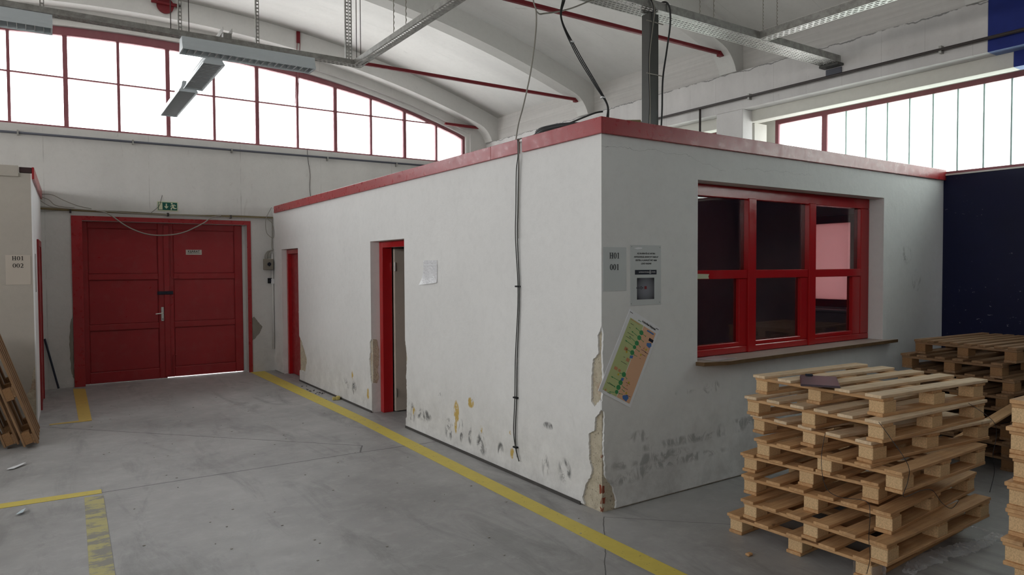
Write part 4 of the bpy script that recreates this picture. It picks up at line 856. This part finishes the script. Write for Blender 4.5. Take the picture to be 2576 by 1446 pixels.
t = thing('corner_conduit', (3.032, 11.38, 1.0), 'pale pipe in the corner between back wall and booth', 'conduit'); MB().tube([(3.026, 11.377, .35), (3.026, 11.377, 1.885)], .018, 10).build('pipe', m_plain, t, smooth=True); MB().cbox((3.0, 11.36, 1.40), (3.047, 11.40, 1.48), .004).build('coupling', m_paper, t)
string([(3.62, 11.39, 3.60), (3.63, 11.385, 3.42), (3.66, 11.385, 3.2), (3.65, 11.385, 2.95), (3.68, 11.385, 2.72), (3.69, 11.385, 2.64)], 'thin dark wire hanging down the back wall above the booth', m_darkpipe, .004, 'hanging_wire')

# ------------------------------------------------------------------ cable drop on the booth side wall
t = thing('cable_drop', (3.03, 4.42, 1.3), 'pair of dark cables hanging down the booth side wall', 'cable')
base = [(3.06, 4.40, 2.640), (3.035, 4.385, 2.63), (3.020, 4.378, 2.60), (3.022, 4.38, 2.50), (3.032, 4.40, 2.38), (3.035, 4.415, 2.1), (3.033, 4.42, 1.87), (3.035, 4.40, 1.44), (3.036, 4.435, .94), (3.036, 4.445, .63), (3.034, 4.462, .37), (3.034, 4.452, .22), (3.032, 4.41, .135)]
MB().tube(spline(base, 6), .0048, 7).build('cable', m_duct, t, smooth=True)
rr = random.Random(2); MB().tube(spline([(p[0]-.004, p[1]+.016+rr.uniform(-.012, .012), p[2]+(.03 if i > 10 else 0)) for i, p in enumerate(base)], 6), .0042, 7).build('cable', m_duct, t, smooth=True)
MB().tube(spline([(p[0]-.002, p[1]-.014+rr.uniform(-.01, .01), p[2]) for i, p in enumerate(base[:7])], 6), .0025, 6).build('cable', m_graycable, t, smooth=True)
for z, y in ((.627, 4.45), (1.50, 4.415), (.235, 4.455)): MB().cbox((3.022, y-.016, z-.006), (3.048, y+.03, z+.006), .002).build('tie', m_ink, t)

# ------------------------------------------------------------------ red tie rods, disc, side pipe
def tie(y, label):
    t = thing('tie_rod', (1.3, y, 4.22), label, 'tie rod', 'red steel tie rods under the vault')
    MB().cbox((-4.36, y-.022, 4.246), (6.955, y+.022, 4.288), .006).build('rod', m_redtie, t)
    MB().cbox((6.90, y-.034, 4.225), (6.965, y+.034, 4.30), .006).build('end_socket', m_redtie, t)
tie(8.475, 'red tie rod under the middle arch, ending behind the hanging grey cord'); tie(5.675, 'red tie rod passing behind the grey cable duct'); 
t = thing('anchor_bar', (6.65, 11.35, 4.31), 'short red bar stub between arched window and arch foot', 'anchor bar'); MB().cbox((6.18, 11.33, 4.285), (6.93, 11.38, 4.33), .006).build('bar', m_redtie, t)
t = thing('round_bell', (1.50, 11.1, 5.45), 'red round disc with crossbar high on the concrete arch', 'fitting')
MB().tube([(1.505, 11.11, 5.435), (1.505, 11.149, 5.435)], .112, 28).build('disc', m_redtie, t); MB().cbox((1.32, 11.075, 5.435), (1.67, 11.112, 5.475), .006).build('crossbar', m_redtie, t); MB().tube([(1.675, 11.06, 5.45), (1.675, 11.13, 5.45)], .028, 14).build('end_knob', m_darkpipe, t)
t = thing('strap_hanger', (3.42, 11.1, 5.3), 'red flat strap on the arch holding two thin rods', 'hanger'); MB().cbox((3.39, 11.12, 5.24), (3.445, 11.149, 5.42), .003).build('strap', m_redtie, t)
for x in (3.395, 3.44): MB().tube([(x, 11.12, 5.25), (x, 11.27, 4.30)], .005, 6).build('rod', m_redtie, t)
t = thing('side_pipe', (7.04, 4, 3.68), 'dark pipe clipped along the right edge beam', 'pipe'); MB().tube([(7.055, 10.9, 3.70), (7.055, -6, 3.665)], .016, 10).build('pipe', m_darkpipe, t, smooth=True)
for y in (5.35, 7.3, 3.2, 9.0): MB().box((7.045, y-.012, 3.65), (7.0985, y+.012, 3.72)).build('clip', m_galv, t)
MB().tube([(7.055, 6.095, 3.68), (7.055, 6.095, 2.64)], .014, 8).build('down_pipe', m_darkpipe, t, smooth=True)

# ------------------------------------------------------------------ perforated cable trays, hangers
def perforated(b, o0, U, V, Lu, Lv, pu, pv, su, sv, stag=True):
    """sheet spanned by U (length Lu) and V (width Lv) with slots su x sv on a pu x pv pitch"""
    O, U, V = Vector(o0), Vector(U), Vector(V); nu, nv = int(Lu/pu), max(1, int(round(Lv/pv)))
    P = lambda a, c_: O+U*a+V*c_
    for j in range(nv):
        v0, v1 = Lv*j/nv, Lv*(j+1)/nv; mv = (v1-v0-sv)/2; off = (pu/2 if (stag and j % 2) else 0)
        for i in range(-1, nu+1):
            a0, a1 = i*pu+off, (i+1)*pu+off; a0, a1 = max(a0, 0), min(a1, Lu)
            if a1-a0 < su*1.2:
                if a1 > a0: b.add([P(a0, v0), P(a1, v0), P(a1, v1), P(a0, v1)], [(0, 1, 2, 3)])
                continue
            mu = (a1-a0-su)/2; A = [P(a0, v0), P(a1, v0), P(a1, v1), P(a0, v1)]; B = [P(a0+mu, v0+mv), P(a1-mu, v0+mv), P(a1-mu, v1-mv), P(a0+mu, v1-mv)]
            b.add(A+B, [(0, 1, 5, 4), (1, 2, 6, 5), (2, 3, 7, 6), (3, 0, 4, 7)])
def tray(nm, p, U, V, Lu, w, h, label,  pv=.045, pu=.05, su=.030, sv=.012):
    """U runs along the tray, V across it; bottom sheet at p.z, side flanges upwards"""
    t = thing(nm, p, label, 'cable tray'); P, U, V = Vector(p), Vector(U), Vector(V)
    b = MB(); perforated(b, P, U, V, Lu, w, pu, pv, su, sv); b.build('perforated_base', m_galv, t, normals=False)
    for e in (0, 1):
        q = P+V*(w*e); n = V*(.003 if e else -.003); lo, hi = q, q+U*Lu+n+Vector((0, 0, h)); MB().box(lo, hi).build('side_flange', m_galv, t)
    return t
T1 = tray('cable_tray', (2.75, -2.0, 3.80), (0, 1, 0), (1, 0, 0), 9.045, .10, .05, 'narrow perforated tray rising diagonally over the booth corner', .05, .045, .026, .020)
T2 = tray('cable_tray', (-4.2, 7.05, 3.80), (1, 0, 0), (0, 1, 0), 7.06, .10, .05, 'narrow perforated tray carrying the lamps before the arched window', .05, .045, .026, .020)
T3 = tray('cable_tray', (2.85, 4.19, 3.81), (1, 0, 0), (0, 1, 0), 4.20, .20, .07, 'wide perforated tray ending on the right edge beam', .033, .045, .030, .011)
T4 = tray('cable_tray', (5.68, -2.0, 3.81), (0, 1, 0), (1, 0, 0), 6.18, .12, .07, 'perforated tray branching off towards the upper right', .04, .06, .040, .016)
T5 = tray('cable_tray', (1.45, 7.06, 3.902), (0, 1, 0), (1, 0, 0), 3.9, .08, .05, 'thin tray above the two far lamps')
MB().box((1.452, 7.062, 3.849), (1.528, 7.14, 3.9025)).build('riser', m_galv, T5)
t = thing('tray_bracket', (7.06, 4.29, 3.78), 'dark angle bracket fixing the wide tray to the beam', 'bracket'); MB().cbox((6.99, 4.18, 3.782), (7.099, 4.40, 3.808), .003).build('shelf', m_duct, t); MB().cbox((7.085, 4.20, 3.70), (7.099, 4.38, 3.775), .003).build('plate', m_greypipe, t)
def hanger(x, y, z0, label, two=False, along='x'):
    t = thing('slotted_hanger', (x, y, z0), label, 'hanger'); zt = arc(x, RV); b = MB(); U = (0, 0, 1); V = (1, 0, 0)
    for k in range(2 if two else 1): perforated(b, (x-.015+.034*k, y-.02, z0), U, V, zt-z0, .030, .035, .030, .021, .016, False)
    b.build('slotted_strip', m_galv, t, normals=False)
    b = MB(); b.box((x-.018, y-.02, z0), (x-.015, y+.012, zt))
    if two: b.box((x+.050, y-.02, z0), (x+.053, y+.012, zt))
    b.build('strip_flange', m_galv, t)
hanger(1.08, 7.10, 3.85, 'slotted steel hanger at the left end of the long lamp'); hanger(1.775, 7.10, 3.85, 'slotted steel hanger over the middle of the long lamp'); hanger(2.69, 7.10, 3.85, 'double slotted steel hanger at the tray corner', True)
hanger(.02, 7.10, 3.85, 'slotted steel hanger over the lamp at the left edge')
for x, y, z, lab in ((2.80, 7.10, 3.8, 'outer thin steel rod at the tray corner'), (2.83, 7.06, 3.8, 'inner thin steel rod at the tray corner'), (2.80, 6.15, 3.85, 'thin chain holding the diagonal tray, far one'), (2.80, 5.88, 3.85, 'thin chain holding the diagonal tray, near one'),
                     (5.05, 4.21, 3.85, 'left chain of the wide tray behind the duct'), (5.05, 4.37, 3.85, 'right chain of the wide tray behind the duct'), (5.98, 4.21, 3.85, 'left chain of the wide tray near the branch'), (5.98, 4.37, 3.85, 'right chain of the wide tray near the branch'),
                     (1.00, 7.08, 3.85, 'left thin wire over the long lamp'), (1.16, 7.12, 3.85, 'right thin wire over the long lamp')):
    b = MB(); zt = arc(x, RV)
    if 'chain' in lab:
        pts = [(x+.004*(k % 2), y+.004*((k+1) % 2), z+(zt-z)*k/60) for k in range(61)]; b.tube(pts, [.006 if k % 2 else .003 for k in range(61)], 6)
    else: b.tube([(x, y, z), (x, y, zt)], .004, 6)
    tag(b.build('hanging_rod' if 'chain' not in lab else 'hanging_chain', m_graycable if 'chain' in lab else m_darkpipe), lab, 'hanger')
# ------------------------------------------------------------------ lamps
def lamp(c0, U, Lu, label, ztop):
    """open louvred fluorescent fitting; c0: start of its axis, U: unit axis"""
    t = thing('fluorescent_lamp', (c0[0], c0[1], ztop-.13), label, 'lamp', 'fluorescent lamps on the trays'); C0 = Vector((c0[0], c0[1], 0)); U = Vector(U); V = Vector((-U.y, U.x, 0))
    prof_ = [(-.062, 0), (-.070, -.02), (-.074, -.055), (-.085, -.085), (-.105, -.115), (-.105, -.125)]
    fnp = lambda a, c_, e: tuple(C0+V*a+U*e+Vector((0, 0, ztop+c_)))
    outl = [(x, z) for x, z in prof_]+[(-.100, -.125), (-.080, -.085), (-.066, -.05), (-.058, -.012), (.058, -.012), (.066, -.05), (.080, -.085), (.100, -.125)]+[(-x, z) for x, z in prof_[::-1]]
    MB().poly(outl, [], fnp, .012, Lu-.012).build('housing', m_lamp, t)
    capo = [(x, z) for x, z in prof_]+[(-x, z) for x, z in prof_[::-1]]
    MB().poly(capo, [], fnp, 0, .012).build('end_cap', m_lamp, t)
    MB().poly([(-.03, -.004), (.03, -.004), (.03, .0018), (-.03, .0018)], [], fnp, Lu*.2, Lu*.2+.08).build('fixing_plate', m_galv, t); MB().poly(capo, [], fnp, Lu-.012, Lu).build('end_cap', m_lamp, t)
    n = int(Lu/.062); b = MB()
    for k in range(1, n): b.poly([(-.094, -.116), (-.078, -.082), (.078, -.082), (.094, -.116)], [], fnp, Lu*k/n-.002, Lu*k/n+.002)
    o = b.build('louvre', m_louvre, t); o['kind'] = 'stuff'
    for s_ in (-1, 1): MB().tube([tuple(C0+V*(.036*s_)+U*.03+Vector((0, 0, ztop-.055))), tuple(C0+V*(.036*s_)+U*(Lu-.03)+Vector((0, 0, ztop-.055)))], .013, 10).build('tube', m_tubelight, t)
    return t
lamp((1.085, 7.10), (1, 0, 0), 1.24, 'long grey louvred lamp under the tray before the arched window', 3.797)
lamp((-1.15, 7.10), (1, 0, 0), 1.24, 'grey lamp cut off by the left picture edge', 3.79)
lamp((1.50, 7.75), (0, 1, 0), 1.25, 'nearer of the two lamps hanging end-on before the window', 3.90)
lamp((1.47, 9.12), (0, 1, 0), 1.62, 'farther of the two lamps hanging end-on before the window', 3.90)
# ------------------------------------------------------------------ duct, cords, coil on the booth roof
t = thing('cable_duct', (4.34, 4.30, 2.616), 'dark grey upright cable duct from tray to booth roof', 'duct'); MB().cbox((4.288, 4.25, 2.616), (4.395, 4.35, 3.803), .005).build('channel', m_duct, t)
MB().cbox((4.288, 4.242, 2.616), (4.303, 4.25, 3.80), .002).build('lid_edge', m_duct, t)
for k, (x, rad) in enumerate(((4.272, .006), (4.280, .0045), (4.262, .004))): MB().tube(spline([(4.12-.02*k, 4.27, 3.825), (4.17, 4.22, 3.893), (4.215, 4.176, 3.89-.01*k), (x-.01, 4.172, 3.80), (x, 4.20, 3.68), (x-.005, 4.235, 3.4), (x+.004, 4.235, 3.0), (x-.012*k, 4.235, 2.63)], 8), rad, 7).build('cable', m_black if k else m_graycable, t, smooth=True)
MB().tube(spline([(4.36, 4.27, 3.83), (4.40, 4.21, 3.895), (4.435, 4.172, 3.86), (4.46, 4.18, 3.72), (4.46, 4.22, 3.5), (4.425, 4.232, 3.25), (4.415, 4.232, 2.95), (4.39, 4.235, 2.63)], 8), .008, 7).build('cable', m_black, t, smooth=True)
for z in (3.28, 2.75, 3.72): MB().box((4.235, 4.232, z-.004), (4.43, 4.2375, z+.004)).build('tie', m_graycable, t)
string([(3.10, 4.30, 5.2), (3.10, 4.31, 4.2), (3.10, 4.30, 3.72), (3.10, 4.255, 3.57), (3.10, 4.265, 3.393), (3.10, 4.328, 3.14), (3.10, 4.42, 2.917), (3.10, 4.50, 2.76), (3.11, 4.555, 2.622)], 'slim grey cord hanging from the vault to the booth roof edge', m_graycable, .006, 'ceiling_cable', 'cable')
string([(3.105, 4.26, 3.575), (3.16, 4.29, 3.575), (3.206, 4.29, 3.588), (3.321, 4.29, 3.623), (3.479, 4.29, 3.685), (3.684, 4.29, 3.79), (3.76, 4.28, 3.812)], 'short grey cord sagging from the slim cord up to the wide tray', m_graycable, .006, 'ceiling_cable', 'cable')
t = thing('cable_bundle', (3.35, 4.0, 2.62), 'bundle of three black cables running down to the booth corner', 'cable')
for k in range(3):
    q = [(3.36, 4.27, 3.83), (3.345, 4.205, 3.90), (3.325, 4.165, 3.86), (3.295, 4.165, 3.68), (3.259, 4.15, 3.512), (3.308, 4.034, 3.249), (3.391, 3.906, 2.984), (3.382, 3.778, 2.821), (3.300, 3.68, 2.70), (3.28, 3.675, 2.622)]
    amp = [0, .006, .006, .012, .004, .015, .012, .004, .008, .01]; MB().tube(spline([(p[0]+amp[i]*(k-1), p[1], p[2]+amp[i]*.3*(k-1)) for i, p in enumerate(q)], 8), .0044, 7).build('cable', m_black, t, smooth=True)
for i in ((3.30, 4.075, 3.33), (3.388, 3.83, 2.88)): MB().box((i[0]-.016, i[1]-.012, i[2]-.005), (i[0]+.016, i[1]+.012, i[2]+.005)).build('tie', m_paper, t)
t = tco = thing('cable_coil', (3.10, 4.0, 2.616), 'flattened black cable coil lying on the booth roof edge', 'cable')
rr = random.Random(6)
for k in range(9):
    h = .004+.0045*k; w = rr.uniform(-.02, .02)
    MB().tube(spline([(3.21+w, 3.79, 2.625+.3*h), (3.15+w*.5, 3.76, 2.628+h*.6), (3.09+w*.3, 3.85, 2.632+h*.8), (3.075+w*.3, 4.02, 2.637+h), (3.07, 4.20+w, 2.637+h*.9), (3.085+.01*k, 4.30+w, 2.632+h*.4), (3.14+.012*k, 4.27+w, 2.628+h*.3), (3.17+.01*k, 4.10, 2.626+h*.3), (3.20+w, 3.85, 2.625+h*.2)], 6), .0065, 7).build('cable_turn', m_black, t, smooth=True)
MB().tube(spline([(3.10, 3.98, 2.655), (3.12, 3.86, 2.675), (3.17, 3.77, 2.705), (3.22, 3.715, 2.728), (3.265, 3.692, 2.738)], 6), .0065, 7).build('cable_tail', m_black, tco, smooth=True)
t = thing('cardboard_tube', (3.37, 3.60, 2.63), 'short olive tube lying on the booth roof corner', 'tube'); MB().tube([(3.365, 3.645, 2.650), (3.49, 3.55, 2.649)], .032, 14).build('tube', m_olive, t)
# white paper on the sill, tape on the window frame
t = thing('paper_sheet', (4.25, 3.49, .946), 'glossy white sheet lying on the left end of the window sill', 'paper'); MB().poly([(4.08, 3.57), (4.33, 3.59), (4.37, 3.41), (4.12, 3.385)], [], lambda a, c_, e: (a, c_, .946+e), 0, .002).build('sheet', m_laminate, t)
t = thing('masking_tape', (4.23, 3.594, 1.57), 'piece of cream tape stuck on the red window frame', 'tape'); MB().poly([(4.10, 1.592), (4.272, 1.588), (4.262, 1.57), (4.27, 1.552), (4.10, 1.553)], [], FY(3.5955), -.001, 0).build('strip', m_cream, t)
